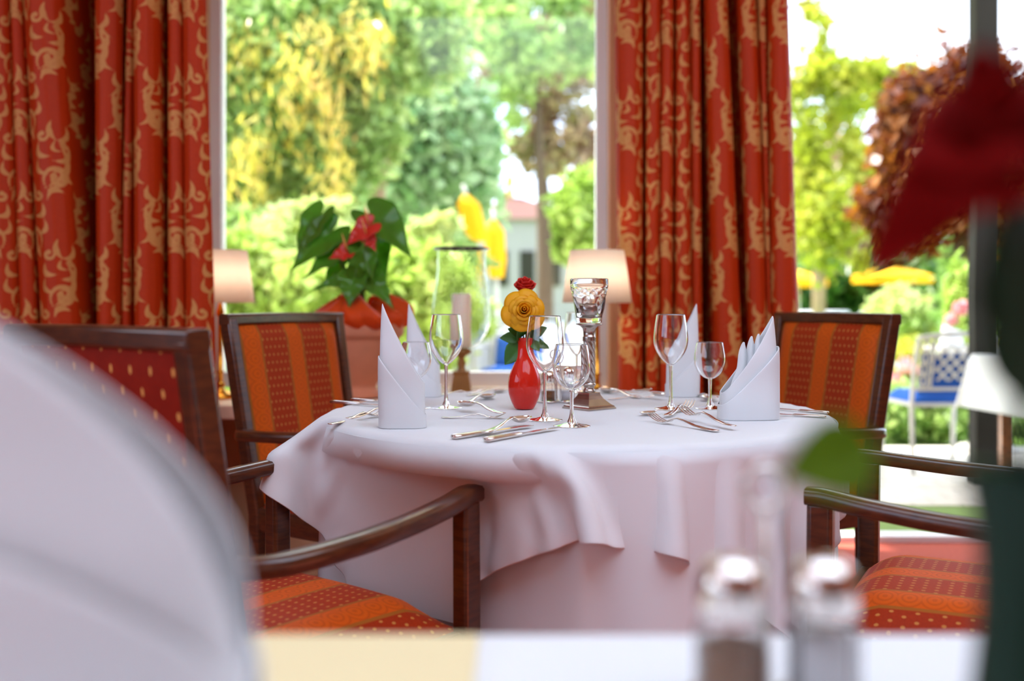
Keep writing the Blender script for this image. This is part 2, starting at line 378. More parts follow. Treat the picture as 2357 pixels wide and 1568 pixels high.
def curtain(name, folds, d, py_bot, label, deep=0.27, z0=0.02, z1=2.74, seed=1):
    """folds: (left, right) pixel edges at the top of the frame and at py_bot for each ridge; dy of the ridge"""
    rnd = random.Random(seed)
    top = []; bot = []; dep = []
    for i, (a, b_, a2, b2, off) in enumerate(folds):
        wd = b_-a
        for t, dd in ((0.0, .030), (.12, .006), (.35, -.012), (.65, -.012), (.88, .006), (1.0, .030)):
            top.append(a+(b_-a)*t); bot.append(a2+(b2-a2)*t); dep.append(off+dd*min(1.0, wd/60))
        if i < len(folds)-1:
            na, na2 = folds[i+1][0], folds[i+1][2]; g = max(na-b_, 2); dp = off+min(deep, 0.10+g*0.012)
            ov = min(10, (b_-a)*.15)
            for t in (.04, .2, .5, .8, .96):
                e_ = (-ov if t < .3 else ov if t > .7 else 0); top.append(b_+(na-b_)*t+e_); bot.append(b2+(na2-b2)*t+e_); dep.append(off+(dp-off)*(.5 if abs(t-.5) > .4 else 1))
    def smooth(c, n):
        t = np.arange(len(c)); tt = np.linspace(0, len(c)-1, n); y = np.interp(tt, t, c)
        kk = np.hanning(7); kk /= kk.sum(); return np.convolve(np.pad(y, 3, mode='edge'), kk, 'valid')
    n = len(top)*8; T, B, D = smooth(top, n), smooth(bot, n), smooth(dep, n)
    zt, zb = at(0, 0, d).z, at(0, py_bot, d).z
    rows = np.concatenate([np.arange(z0, .55, .03), np.arange(.55, 2.3, .0045), np.arange(2.3, z1, .02)])
    fx = lambda px: (px-1178.5)/F*d
    XM = (fx(T)+fx(B))/2; s = np.concatenate([[0], np.cumsum(np.hypot(np.diff(XM), np.diff(D)))])
    Z = rows[:, None]+0*s[None, :]; tt = np.clip((zt-Z)/(zt-zb), -.3, 1.25)
    X = fx(T)[None, :]*(1-tt)+fx(B)[None, :]*tt; Y = d+D[None, :]*(1+.15*np.sin(Z*2+s[None, :]*3))
    U = np.broadcast_to(s[None, :], Z.shape); V = Z
    sd = motif_sdf(U.ravel().copy(), V.ravel().copy())
    R, Cn = Z.shape
    vs = np.stack([X.ravel(), Y.ravel(), Z.ravel()], 1)
    i, j = np.meshgrid(np.arange(Cn-1), np.arange(R-1)); q = (j*Cn+i).ravel()
    fs = np.stack([q, q+1, q+1+Cn, q+Cn], 1)
    o = fast_mesh(name, vs, fs, M['curtain'], attr=('motif', sd)); o.data.polygons.foreach_set('use_smooth', [True]*len(fs))
    k = o.modifiers.new('s', 'SOLIDIFY'); k.thickness = 0.0025; k.offset = 1
    return tag(o, label, 'curtain')
def fast_mesh(name, vs, fs, mat, attr=None, parent=None):
    me = bpy.data.meshes.new(name); nv, nf, k = len(vs), len(fs), fs.shape[1]
    me.vertices.add(nv); me.vertices.foreach_set('co', np.asarray(vs, dtype=np.float32).ravel())
    me.loops.add(nf*k); me.loops.foreach_set('vertex_index', fs.astype(np.int32).ravel())
    me.polygons.add(nf); me.polygons.foreach_set('loop_start', np.arange(0, nf*k, k, dtype=np.int32))
    me.update(calc_edges=True); me.validate()
    if attr:
        a = me.attributes.new(attr[0], 'FLOAT', 'POINT'); a.data.foreach_set('value', np.asarray(attr[1], dtype=np.float32))
    me.materials.append(mat); o = bpy.data.objects.new(name, me); link(o, parent); return o
LF = [(-95, -50, -80, -30, 0), (-44, 12, -25, 36, 0), (17, 46, 40, 78, .01), (52, 138, 92, 178, -.02), (200, 262, 200, 255, .05), (268, 284, 258, 276, .09),
      (304, 361, 306, 366, -.01), (378, 412, 374, 419, .03), (417, 469, 423, 489, 0)]
RF = [(1417, 1482, 1426, 1482, 0), (1489, 1521, 1489, 1516, 0), (1525, 1551, 1520, 1548, .005), (1559, 1589, 1556, 1594, .01), (1593, 1616, 1598, 1622, .03),
      (1627, 1675, 1650, 1713, -.01), (1704, 1748, 1734, 1776, .03), (1755, 1772, 1779, 1784, .05), (1777, 1819, 1787, 1849, .01)]
curtain('curtain', LF, 3.22, 740, 'orange-red curtain with gold scrolls hanging behind the left chairs', deep=.5)
curtain('curtain', RF, 3.55, 900, 'orange-red scroll-patterned curtain between window and terrace opening', seed=2, deep=.28)

# ------------------------------------------------------------------ chairs
def chair_obj(label, loc, rz):
    t = thing('dining_armchair', label, 'chair', loc, rz, None)
    z0, z1, yb, rec = .40, .962, -.215, .095
    def by(z): return yb-rec*max(0, (z-.42))/(z1-.42)
    hw = lambda z: .212+.016*(z-.42)/(z1-.42)
    for sx in (-1, 1):
        b = MB(); zs = [.42, .55, .7, .82, z1-.012]
        b.tube([(sx*.205, yb+.035-.05, 0.0), (sx*.21, yb, .2), (sx*.212, yb, .36)]+[(sx*hw(z), by(z), z) for z in zs], [(.015, .017)]*2+[(.018, .021)]*6, 8, up=(0, 1, 0), sq=6)
        b.build('back_post', M['wood'], t, bevel=.003, angle=.6)
        b = MB(); b.tube([(sx*.250, .225, 0), (sx*.250, .225, .3), (sx*.250, .222, .655)], [(.014, .016), (.018, .022), (.017, .022)], 8, up=(0, 1, 0), sq=6)
        b.build('leg', M['wood'], t, bevel=.003, angle=.6)
        # arm: leaves the back post, bows outwards, runs level to the front post
        pts = [(sx*.222, -.238, .635), (sx*.250, -.232, .637), (sx*.278, -.205, .640), (sx*.290, -.15, .643), (sx*.290, -.05, .646), (sx*.280, .06, .652), (sx*.266, .16, .661), (sx*.2505, .222, .668), (sx*.250, .246, .668)]
        cr = []
        for i in range(len(pts)-1):
            for q in range(4): cr.append(Vector(pts[i]).lerp(Vector(pts[i+1]), q/4))
        cr.append(Vector(pts[-1])); c2 = [cr[0]]+[(cr[i-1]+cr[i]*2+cr[i+1])/4 for i in range(1, len(cr)-1)]+[cr[-1]]
        b = MB(); b.tube(c2, (.021, .0145), 10, up=(0, 0, 1), sq=4); b.build('armrest', M['wood'], t, angle=.9)
    b = MB(); zt = z1-.014; b.tube([(-hw(zt)-.018, by(zt), zt), (0, by(zt)-.004, zt+.002), (hw(zt)+.018, by(zt), zt)], (.02, .0165), 8, up=(0, 0, 1), sq=6)
    b.build('top_rail', M['wood'], t, bevel=.003, angle=.6)
    # upholstered back: padded front face and flat rear face
    pz0, pz1 = .44, z1-.022
    def face(front):
        def fn(u, v):
            z = pz0+(pz1-pz0)*v; x = (u-.5)*2*(hw(z)-.014); e = min(1, min(u, 1-u)*9)*min(1, min(v, 1-v)*10); e = math.sin(e*PI/2)
            return (x, by(z)+(.004+.022*e if front else -.010-.007*e), z)
        return fn
    uvf = lambda u, v: ((u-.5)*.40, v*.50)
    b = MB(); b.grid(face(True), 28, 28, uvf); b.build('backrest', M['stripe'], t)
    b = MB(); b.grid(face(False), 20, 20, uvf); b.build('backrest_rear', M['spotted'], t)['label'] = 'spotted rear panel'
    # seat cushion
    def cf(u, v):
        y = -.205+.425*v; hwid = .212+.030*v; x = (u-.5)*2*hwid; e = min(1, min(u, 1-u)*5)*min(1, min(v, 1-v)*5)
        return (x, y, .435+.062*(math.sin(min(1, e)*PI/2)**.7)*(1-.25*((u-.5)**2+(v-.5)**2)*2))
    b = MB(); b.grid(cf, 36, 36, lambda u, v: ((u-.5)*.48, v*.45))
    b.build('seat', M['stripe'], t)
    b = MB()
    for (x0, y0, x1_, y1_) in ((-.212, -.2, -.245, .222), (.212, -.2, .245, .222), (-.245, .225, .245, .225), (-.21, -.21, .21, -.21)):
        b.tube([(x0, y0, .405), (x1_, y1_, .405)], (.013, .032), 8, up=(0, 0, 1), sq=6)
    b.build('seat_frame', M['wood'], t, angle=.6)
    return t
def head(nx, ny): return math.atan2(ny, nx)-PI/2
ch1 = chair_obj('dark wooden armchair seen from behind, spotted red back, front left of table', (-.412, 1.685, 0), head(.61, .79))
for lab, loc, hd in (('armchair with striped orange back standing in front of the brass lamp at the window', (-.405, 2.80, 0), (.866, -.5)),
                     ('armchair with striped orange back beside the terrace opening, behind the right napkin', (.694, 2.874, 0), (-.90, -.44)),
                     ('armchair with only dark arms and striped seat showing, front right of table', (.838, 1.80, 0), (-.88, .48))):
    c = copy_tree(ch1); c.location = loc; c.rotation_euler = (0, 0, head(*hd)); c['label'] = lab

# ------------------------------------------------------------------ main table and its cloths
TC = Vector((.140, 2.204)); TR = .545
t = thing('round_table', 'round dining table hidden under white cloths between the four armchairs', 'table', (TC.x, TC.y, 0))
b = MB(); b.lathe([(TR-.02, .722), (TR-.008, .726), (TR-.008, .744), (TR-.014, .748)], 72); b.build('tabletop', M['tablewood'], t, angle=.6)
b = MB(); b.lathe([(.22, 0), (.22, .02), (.06, .05), (.04, .1), (.04, .66), (.12, .722)], 32); b.build('pedestal', M['tablewood'], t)
# chairs press the floor-length cloth inwards
CH = [((-.402, 1.69), (.61, .79)), ((-.405, 2.80), (.866, -.5)), ((.694, 2.874), (-.90, -.44)), ((.838, 1.80), (-.88, .48))]
def under(u, v):
    a = 2*PI*u; ca, sa = math.cos(a), math.sin(a); z = .7485*(1-v)+.01*v
    if v < .0001: r = .30
    r = TR+.008+.030*v + (.018*v**.6)*(math.sin(a*9+1.1)+.6*math.sin(a*14+2)) + .014*v*math.sin(a*5+.4)
    for (c, n) in CH:
        L = math.hypot(*n); nx, ny = n[0]/L, n[1]/L; dist = (TC.x-c[0])*nx+(TC.y-c[1])*ny-.245-.045
        cosd = -(ca*nx+sa*ny)
        lat = abs(-ca*ny+sa*nx)*r
        if cosd > .2 and v > .08:
            f = 1-min(1, max(0, (lat-.30)/.08)); rl = dist/cosd
            if rl < r: r = r+(rl-r)*f
    return (TC.x+r*ca, TC.y+r*sa, z)
b = MB(); b.grid(under, 260, 30, None, closeu=True)
o = b.build('undercloth', M['cloth'], solid=.0015); tag(o, 'floor-length white undercloth around the round table', 'tablecloth')
def drape(side, ang, N=84, steps=330):
    h = side/N; g = np.linspace(-side/2, side/2, N+1)
    gx, gy = np.meshgrid(g, g); ca, sa = math.cos(ang), math.sin(ang)
    P = np.stack([gx*ca-gy*sa, gx*sa+gy*ca, np.full_like(gx, ZT+.002)], 2); V = np.zeros_like(P)
    rng = np.random.RandomState(4); P += rng.normal(0, .0006, P.shape)
    sl = slice
    cons = []
    def addc(a, b_, L, k): cons.append((a, b_, L, k))
    for par in (0, 1):
        addc((sl(None), sl(par, N, 2)), (sl(None), sl(par+1, N+1, 2)), h, 1)
        addc((sl(par, N, 2), sl(None)), (sl(par+1, N+1, 2), sl(None)), h, 1)
    for par in (0, 1):
        addc((sl(par, N, 2), sl(0, N)), (sl(par+1, N+1, 2), sl(1, N+1)), h*1.4142, .35)
        addc((sl(par, N, 2), sl(1, N+1)), (sl(par+1, N+1, 2), sl(0, N)), h*1.4142, .35)
    for par in (0, 1, 2, 3):
        addc((sl(None), sl(par, N-1, 4)), (sl(None), sl(par+2, N+1, 4)), 2*h, .22)
        addc((sl(par, N-1, 4), sl(None)), (sl(par+2, N+1, 4), sl(None)), 2*h, .22)
    posts = []
    for (c, n) in CH:
        L = math.hypot(*n); nx, ny = n[0]/L, n[1]/L
        for s_ in (-1, 1):
            posts.append((c[0]+nx*.225+ny*.25*s_-TC.x, c[1]+ny*.225-nx*.25*s_-TC.y))
    RR = TR+.006; planes = []
    for (c, n) in CH:
        L = math.hypot(*n); nx, ny = n[0]/L, n[1]/L; planes.append((nx, ny, (TC.x-c[0])*nx+(TC.y-c[1])*ny-.225-.03))
    for st in range(steps):
        V[..., 2] -= 9.8*.008; V *= .965
        Q = P.copy(); P = P+V*.008
        for it in range(9):
            for (a, b_, L, k) in cons:
                A, B = P[a], P[b_]
                n_ = min(A.shape[0], B.shape[0]); m_ = min(A.shape[1], B.shape[1]); A = A[:n_, :m_]; B = B[:n_, :m_]
                D = B-A; l = np.sqrt((D*D).sum(2, keepdims=True))+1e-9
                co_ = D*((l-L)/l*.5*k)
                P[a][:n_, :m_] += co_; P[b_][:n_, :m_] -= co_
            r = np.hypot(P[..., 0], P[..., 1]); rm = np.full(r.shape, RR)
            for (nx, ny, D0) in planes:
                al = -(P[..., 0]*nx+P[..., 1]*ny); lat = np.abs(P[..., 1]*nx-P[..., 0]*ny); low = P[..., 2] < .70
                D0 = D0+max(0, .5*(1-st/200)); mk = low & (lat < .325) & (al > D0) & (al < D0+.45)
                P[..., 0][mk] += ((al-D0)*nx)[mk]; P[..., 1][mk] += ((al-D0)*ny)[mk]
                f = 1-np.clip((lat-.32)/.06, 0, 1); rl = (D0-.012)*r/np.maximum(al, 1e-3)
                rm = np.where(low & (al > .1) & (rl < rm), rm+(rl-rm)*f, rm)
            inside = r < rm
            pen_t = ZT-P[..., 2]; pen_s = rm-r
            topm = inside & (pen_t > 0) & ((pen_t < pen_s) | (r < rm-.03)) & (pen_t < .05); P[..., 2][topm] = ZT
            sm = inside & (pen_t > 0) & ~topm; f = (rm/np.maximum(r, 1e-6))
            P[..., 0][sm] *= f[sm]; P[..., 1][sm] *= f[sm]
            for (qx, qy) in posts:
                dx, dy = P[..., 0]-qx, P[..., 1]-qy; dd = np.hypot(dx, dy); mk = (dd < .036) & (P[..., 2] < .70)
                s_ = .036/np.maximum(dd, 1e-6)
                P[..., 0][mk] = (qx+dx*s_)[mk]; P[..., 1][mk] = (qy+dy*s_)[mk]
        fr = (P[..., 2] <= ZT+.0005) & (np.hypot(P[..., 0], P[..., 1]) < RR-.02)
        for ax_ in (0, 1): P[..., ax_][fr] = (Q[..., ax_]+.08*(P[..., ax_]-Q[..., ax_]))[fr]
        V = (P-Q)/.008
        on = (P[..., 2] <= ZT+.0005) & (np.hypot(P[..., 0], P[..., 1]) < RR); V[on] *= .2
    P[..., 0] += TC.x; P[..., 1] += TC.y
    i, j = np.meshgrid(np.arange(N), np.arange(N)); q = (j*(N+1)+i).ravel()
    return P.reshape(-1, 3), np.stack([q, q+1, q+N+2, q+N+1], 1)
vs, fs = drape(1.40, math.radians(1))
o = fast_mesh('tablecloth', vs, fs, M['cloth']); o.data.polygons.foreach_set('use_smooth', [True]*len(fs))
k = o.modifiers.new('s', 'SOLIDIFY'); k.thickness = .0012; k.offset = 1
k = o.modifiers.new('u', 'SUBSURF'); k.levels = 1; k.render_levels = 1
tag(o, 'square white top cloth draped over the laid round table, corners hanging', 'tablecloth')
TZ = ZT+.0016                                          # things stand on the cloth

# ------------------------------------------------------------------ napkins
def napkin(label, p, wid, dep, hin, hout, side, rz=0, lo_in=.11, lo_out=.05, lean=0.0, group='folded white napkins', frill=False, pw=1.1):
    """standing napkin wrapped in two layers; the points rise on side -1 (left) or 1 (right)"""
    b = MB(); ap = PI if side < 0 else 0.0
    def sup(a, rx, ry, pw=3.2):
        ca, sa = math.cos(a), math.sin(a)
        return math.copysign(abs(ca)**(2/pw), ca)*rx, math.copysign(abs(sa)**(2/pw), sa)*ry
    def layer(rx, ry, hp, lo, cham, a_off, shrink):
        def fn(u, v):
            a = ap+a_off+2*PI*(u-.5)
            x, y = sup(a, rx, ry); f = (1+side*x/rx)/2                   # 0 at the far side, 1 at the point
            hgt = lo+(hp-lo)*(max(0, f)**pw)
            z = hgt*v
            k_ = z/max(hp, .01); x = x*(1-shrink*k_**3*.35)+side*.003*k_; y *= (1-1.6*shrink*k_**2.2)
            return (x+lean*z, y*(1+.05*math.sin(z*60)), z)
        b.grid(fn, 56, 22)
    layer(wid/2*.94, dep/2*.80, hin, lo_in, 0, 0.10*side, .45)
    layer(wid/2, dep/2, hout, lo_out, 0, -.10*side, .12)
    if frill:
        for (tx, ty, tz, hh, ww) in ((-.012, .010, .05, .128, .022), (.006, .014, .05, .140, .022), (.020, .012, .05, .145, .018)):
            b.grid(lambda u, v: (side*tx+(u-.5)*2*ww*(1-v)**.7*(1+.2*math.sin(v*9))+side*.006*v, ty-.010*(1-((u-.5)*2)**2)+.006*v, tz+(hh-.02)*v), 10, 10)
    o = b.build('napkin', M['napkin'], solid=.0022, sub=1)
    o.location = p; o.rotation_euler = (0, 0, rz)
    return tag(o, label, 'napkin', group)
def zt(p, dz=0): return Vector((p.x, p.y, TZ+dz))
napkin('tall white folded napkin standing nearest the camera on the left half of the table', zt(ont(927, 985)), .090, .062, .238, .138, -1, rz=.08, lo_in=.085, lo_out=.025)
napkin('white folded napkin standing behind the tall left one, partly hidden by it', zt(ont(975, 914)), .088, .055, .236, .110, -1, rz=-.05, lo_in=.08, lo_out=.03)
napkin('wide white folded napkin with frilled tip in front of the right armchair', zt(ont(1722, 966)), .122, .070, .212, .150, 1, rz=.06, lo_in=.055, lo_out=.03, frill=True)
napkin('white folded napkin standing at the back in front of the right curtain', zt(ont(1570, 914)), .084, .055, .236, .11, 1, rz=0, lo_in=.10, lo_out=.03)

# ------------------------------------------------------------------ glasses
def wineglass(name, s, big=True):
    t = thing(name, '', 'glass')
    if big: out = [(.0045, .098), (.012, .103), (.024, .115), (.034, .131), (.0385, .148), (.0385, .163), (.036, .185), (.0318, .212)]
    else:   out = [(.005, .066), (.014, .070), (.025, .079), (.0325, .092), (.0355, .106), (.035, .120), (.032, .138), (.0295, .149)]
    def sm(pr, n=3):
        for _ in range(n):
            q = [pr[0]]
            for a, b_ in zip(pr[:-1], pr[1:]): q += [(a[0]*.75+b_[0]*.25, a[1]*.75+b_[1]*.25), (a[0]*.25+b_[0]*.75, a[1]*.25+b_[1]*.75)]
            pr = q+[pr[-1]]
        return pr
    o_ = sm(out, 2); th = .0011
    inn = [(max(0, r-th-(.0008 if i < 3 else 0)), z+(.004 if i < 2 else th if i < len(o_)*.6 else 0)) for i, (r, z) in enumerate(o_)]; inn[0] = (0, inn[0][1])
    b = MB(); b.lathe([(0, o_[0][1]-.001)]+o_+[(o_[-1][0]-th*.5, o_[-1][1]+.0006)]+inn[::-1], 56, cap=False); b.build('bowl', M['glass'], t)
    z1 = out[0][1]+.0015
    b = MB(); b.lathe(sm([(0, z1), (.0046, z1), (.0036, z1-.012), (.0033, z1*.5), (.0042, .018), (.0085, .0085), (.0085, .0065), (0, .0065)], 2), 24, cap=False); b.build('stem', M['glass'], t)
    R_ = .036 if big else .034
    b = MB(); b.lathe([(0, .0072), (.009, .0068), (.018, .0040), (.030, .0018), (R_, .0012), (R_, .0002), (0, .0001)], 48, cap=False); b.build('foot', M['glass'], t)
    t.scale = (s, s, s); return t
big = wineglass('wine_glass', 1.0, True); small = wineglass('wine_glass', 1.0, False)
def putg(src, first, px, py, label, s=1.0):
    o = src if first else copy_tree(src); o.location = zt(ont(px, py)); o.scale = (s, s, s); o['label'] = label; o['group'] = 'wine glasses on the round table'; return o
putg(big, True, 1254, 969, 'large wine glass just right of the red vase')
putg(big, False, 1027, 941, 'large wine glass between the two left napkins and the red vase')
putg(big, False, 1544, 943, 'large wine glass standing before the back right napkin')
putg(big, False, 1331, 905, 'large wine glass at the back, behind the silver candle holder')
putg(small, True, 1316, 983, 'small wine glass nearest the camera, in front of the silver candle holder', 1.06)
putg(small, False, 1634, 942, 'small wine glass beside the wide frilled napkin')
putg(small, False, 957, 941, 'small wine glass half hidden behind the tall left napkin')

# ------------------------------------------------------------------ red vase and roses
def vase(name, m, label, loc, s=1.0):
    t = thing(name, label, 'vase', loc)
    pr = [(0, .001), (.0185, .001), (.022, .003), (.030, .018), (.0355, .035), (.037, .052), (.0360, .069), (.0295, .089), (.0215, .105), (.0165, .121), (.0145, .140), (.0150, .154), (.0165, .160), (.0150, .1605), (.0130, .154), (.0125, .12), (.017, .10), (.0, .02)]
    q = pr
    for _ in range(2):
        n_ = [q[0]]
        for a, b_ in zip(q[:-1], q[1:]): n_ += [(a[0]*.75+b_[0]*.25, a[1]*.75+b_[1]*.25), (a[0]*.25+b_[0]*.75, a[1]*.25+b_[1]*.75)]
        q = n_+[q[-1]]
    b = MB(); b.lathe(q, 56, cap=False); o = b.build(name, m); bpy.data.objects.remove(t)
    o.location = loc; o.scale = (s, s, s); return tag(o, label, 'vase')
vp = zt(ont(1207, 944)); vase('vase', M['redglaze'], 'glossy red bulb vase holding two roses', vp)
def petals(b, R, layers, seed=0):
    rnd = random.Random(seed)
    for (n, rb, rt, zb, h, curl, wd) in layers:
        a0 = rnd.uniform(0, 2*PI)
        for k in range(n):
            ac = a0+2*PI*k/n+rnd.uniform(-.12, .12); hh = h*rnd.uniform(.92, 1.06); cu = curl*rnd.uniform(.8, 1.25); sw = rnd.uniform(-.2, .2)
            def fn(u, v):
                uu = (u-.5)*2; a = ac+uu*wd*(.35+.65*math.sin(min(1, v*1.35+.1)*PI/2)); e = v**1.4
                r = rb+(rt-rb)*math.sin(v*PI/2)+cu*max(0, v-.62)**1.6*(2.2-.9*uu*uu)
                z = zb+hh*(v-.24*uu*uu*v-.30*max(0, v-.72)*cu*14)+.03*math.sin(uu*5+sw*9)*e*.12
                r += .0012*math.sin(uu*7+k)*e
                return (r*math.cos(a)*R, r*math.sin(a)*R, z*R)
            b.grid(fn, 10, 10)
ROSE_OPEN = [(3, .003, .05, .05, .62, .0, 1.3), (4, .06, .13, .04, .60, .04, 1.1), (5, .10, .22, .02, .56, .12, .95), (5, .13, .33, .0, .52, .25, .85), (6, .15, .45, -.03, .46, .42, .75), (6, .16, .60, -.06, .36, .60, .62)]
def axis_mat(p, ax, tw=0):
    q = Vector(ax).normalized().to_track_quat('Z', 'Y'); return Matrix.Translation(p) @ q.to_matrix().to_4x4() @ Matrix.Rotation(tw, 4, 'Z')
def rleaf(b, M4, L, W, bend=.25, n=16):
    def fn(u, v):
        uu = (u-.5)*2; wv = math.sin(PI*min(1, v**.75))**.8*(1-.25*v); ser = 1+.06*(((v*11) % 1)-.5)
        return M4 @ Vector((uu*W*wv*ser, L*v, -bend*L*v*v+abs(uu)*W*.28*wv))
    b.grid(fn, 8, n)
def M4of(p, d, up=(0, 0, 1)):
    d = Vector(d).normalized(); x = d.cross(Vector(up)).normalized(); z = x.cross(d)
    m = Matrix((x, d, z)).transposed().to_4x4(); m.translation = p; return m
def rose(label, bloom_p, ax, R, m, stem_pts, leaves, layers=ROSE_OPEN, seed=1, name='rose', lm='roseleaf', sr_=.0018):
    t = thing(name, label, 'flower', stem_pts[0])
    off = -Vector(stem_pts[0])
    b = MB(); petals(b, R, layers, seed); o = b.build('bloom', m, t, solid=R*.018, mw=Matrix.Translation(off) @ axis_mat(bloom_p, ax))
    b = MB()
    for k in range(5):
        a = k*2*PI/5; rleaf(b, M4of((0, 0, -.08*R), (math.cos(a), math.sin(a), .15)), R*.62, R*.10, .5, 8)
    b.lathe([(0, -.30*R), (.10*R, -.24*R), (.14*R, -.1*R), (.10*R, .02*R)], 12, cap=False); b.build('calyx', M[lm], t, mw=Matrix.Translation(off) @ axis_mat(bloom_p, ax))
    b = MB(); b.tube([Vector(p)+off for p in stem_pts], sr_, 8); b.build('stem', M['stem' if lm == 'roseleaf' else lm], t)
    for (p, d, L, W) in leaves:
        b = MB(); rleaf(b, M4of(Vector(p)+off, d, (0, -1, .25)), L, W*1.25); b.build('leaf', M[lm], t, solid=.0004)
    return t
dv = vp.y
def V_(px, py, dd=0): return at(px, py, dv+dd)
rose('open yellow rose facing the camera in the red vase', V_(1206, 716, -.02), (.02, -1, .16), .056, M['yellowrose'],
     [V_(1206, 880), V_(1206, 800), V_(1204, 750, .005), V_(1204, 718, .004)],
     [(V_(1200, 790), (-.9, -.3, -1.1), .060, .020), (V_(1198, 778), (-1, -.1, .05), .046, .013), (V_(1196, 768), (-.7, -.5, .35), .03, .011), (V_(1194, 756), (-1, .1, .25), .022, .008),
      (V_(1200, 776), (-.1, -.8, .3), .032, .014), (V_(1216, 776), (.4, -.5, -.9), .030, .012)], seed=3)
rose('red rose standing above and behind the yellow one in the red vase', V_(1208, 672, .03), (.05, -.45, 1), .044, M['redrose'],
     [V_(1209, 880), V_(1211, 800, .005), V_(1210, 740, .02), V_(1208, 684, .03)],
     [(V_(1212, 775), (1, -.2, .5), .050, .014), (V_(1214, 782), (.9, -.3, -.35), .054, .012), (V_(1216, 770), (.5, -.4, .2), .035, .013), (V_(1196, 690), (-1, 0, .1), .026, .010), (V_(1218, 786), (.4, -.5, -.4), .036, .014)],
     layers=[(3, .01, .10, .0, .80, .0, 1.3), (4, .10, .24, -.02, .80, .04, 1.2), (5, .16, .38, -.04, .74, .08, 1.1), (6, .20, .50, -.05, .62, .16, 1.0)], seed=5)

# ------------------------------------------------------------------ silver candle holder
cp = zt(ont(1356, 942))
t = thing('candle_holder', 'antique silver candle holder with twisted column and pressed glass cup', 'candle holder', cp, math.radians(40))
def sq_lathe(b, prof, c=(0, 0, 0)):
    vs = []; fs = []
    for (h, z) in prof:
        for (sx, sy) in ((-1, -1), (1, -1), (1, 1), (-1, 1)): vs.append((c[0]+sx*h, c[1]+sy*h, c[2]+z))
    for i in range(len(prof)-1):
        for k in range(4): k2 = (k+1) % 4; fs.append((i*4+k, i*4+k2, i*4+4+k2, i*4+4+k))
    fs.append((3, 2, 1, 0)); fs.append(tuple((len(prof)-1)*4+k for k in range(4))); b.add(vs, fs)
b = MB(); sq_lathe(b, [(.043, 0), (.043, .003), (.041, .0045), (.040, .007), (.0365, .009), (.033, .012), (.029, .016), (.0235, .022), (.0195, .029), (.0175, .033), (.0175, .036), (.0165, .037)])
b.build('base', M['antique'], t, smooth=False)
b = MB(); b.lathe([(.0, .0362), (.013, .0365), (.015, .039), (.0135, .042), (.0105, .046), (.0125, .050), (.0155, .053), (.0155, .056), (.0125, .058), (.0125, .060), (0, .060)], 32, cap=False); b.build('collar', M['antique'], t)
b = MB()
def tw(u, v):
    a = 2*PI*u; z = .059+.093*v; r = .0118+.0026*abs(math.sin(3*(a+v*5.2)))**.7-.0006*v; return (r*math.cos(a), r*math.sin(a), z)
b.grid(tw, 96, 70, closeu=True); b.build('column', M['antique'], t)
b = MB(); b.lathe([(.0, .151), (.0140, .1515), (.0160, .1530), (.0140, .1550), (.0160, .1570), (.0140, .1590), (.0160, .161), (.0135, .1625), (.0135, .172), (.0150, .180), (.021, .186), (.0300, .189), (.0300, .1915), (.012, .192), (0, .192)], 40, cap=False); b.build('socket', M['antique'], t)
def relief(a, z):
    zz = z-.192; k_ = 0
    if .062 < zz < .079: k_ += .035*max(0, math.cos(a*12+(zz-.07)*380))**3+.035*max(0, math.cos(a*12-(zz-.07)*380))**3
    if .012 < zz < .060: k_ += .055*max(0, math.sin(a*7+(zz-.035)*60))**2*math.sin((zz-.012)/.048*PI)
    return k_
pr = [(0, .193), (.026, .193), (.0285, .195), (.0285, .202)]+[(.0285+(.0405-.0285)*i/30, .202+.070*i/30) for i in range(1, 31)]+[(.0425, .2725), (.043, .278), (.043, .291), (.0415, .293), (.0405, .291), (.0395, .272), (.0268, .206), (0, .203)]
b = MB(); b.lathe(pr, 120, cap=False, wob=relief); b.build('glass_cup', M['reliefglass'], t)
b = MB(); b.lathe([(.0, .2065), (.0215, .2065), (.0225, .2075), (.0225, .230), (.0215, .2305), (.021, .226), (0, .226)], 32, cap=False); o = b.build('tealight', M['antique']); o.location = cp
tag(o, 'small metal tealight in the pressed glass cup of the silver holder', 'candle')

# ------------------------------------------------------------------ cruet rack and shakers
def shaker(label, p, fill, fl=.62, s=1.0, grp='salt and pepper shakers'):
    t = thing('shaker', label, 'shaker', p, 0, None)
    b = MB(); b.lathe([(0, .0005), (.0165, .0005), (.0185, .003), (.0185, .040), (.0155, .046), (.0140, .048), (.0140, .0535), (.0128, .0535), (.0128, .048), (.0165, .040), (.0165, .004), (0, .0035)], 12, cap=False, wob=None)
    b.build('jar', M['glass'], t, smooth=False)
    b = MB(); b.lathe([(0, .0042), (.0158, .0042), (.0158, .004+.034*fl), (0, .005+.034*fl)], 24, cap=False); b.build('contents', fill, t)
    b = MB(); b.lathe([(.0165, .0475), (.0172, .049), (.0172, .062), (.0165, .064), (.0150, .069), (.010, .073), (.004, .0752), (0, .0755)], 36, cap=False); b.build('cap', M['steel'], t)
    t.scale = (s, s, s); return t
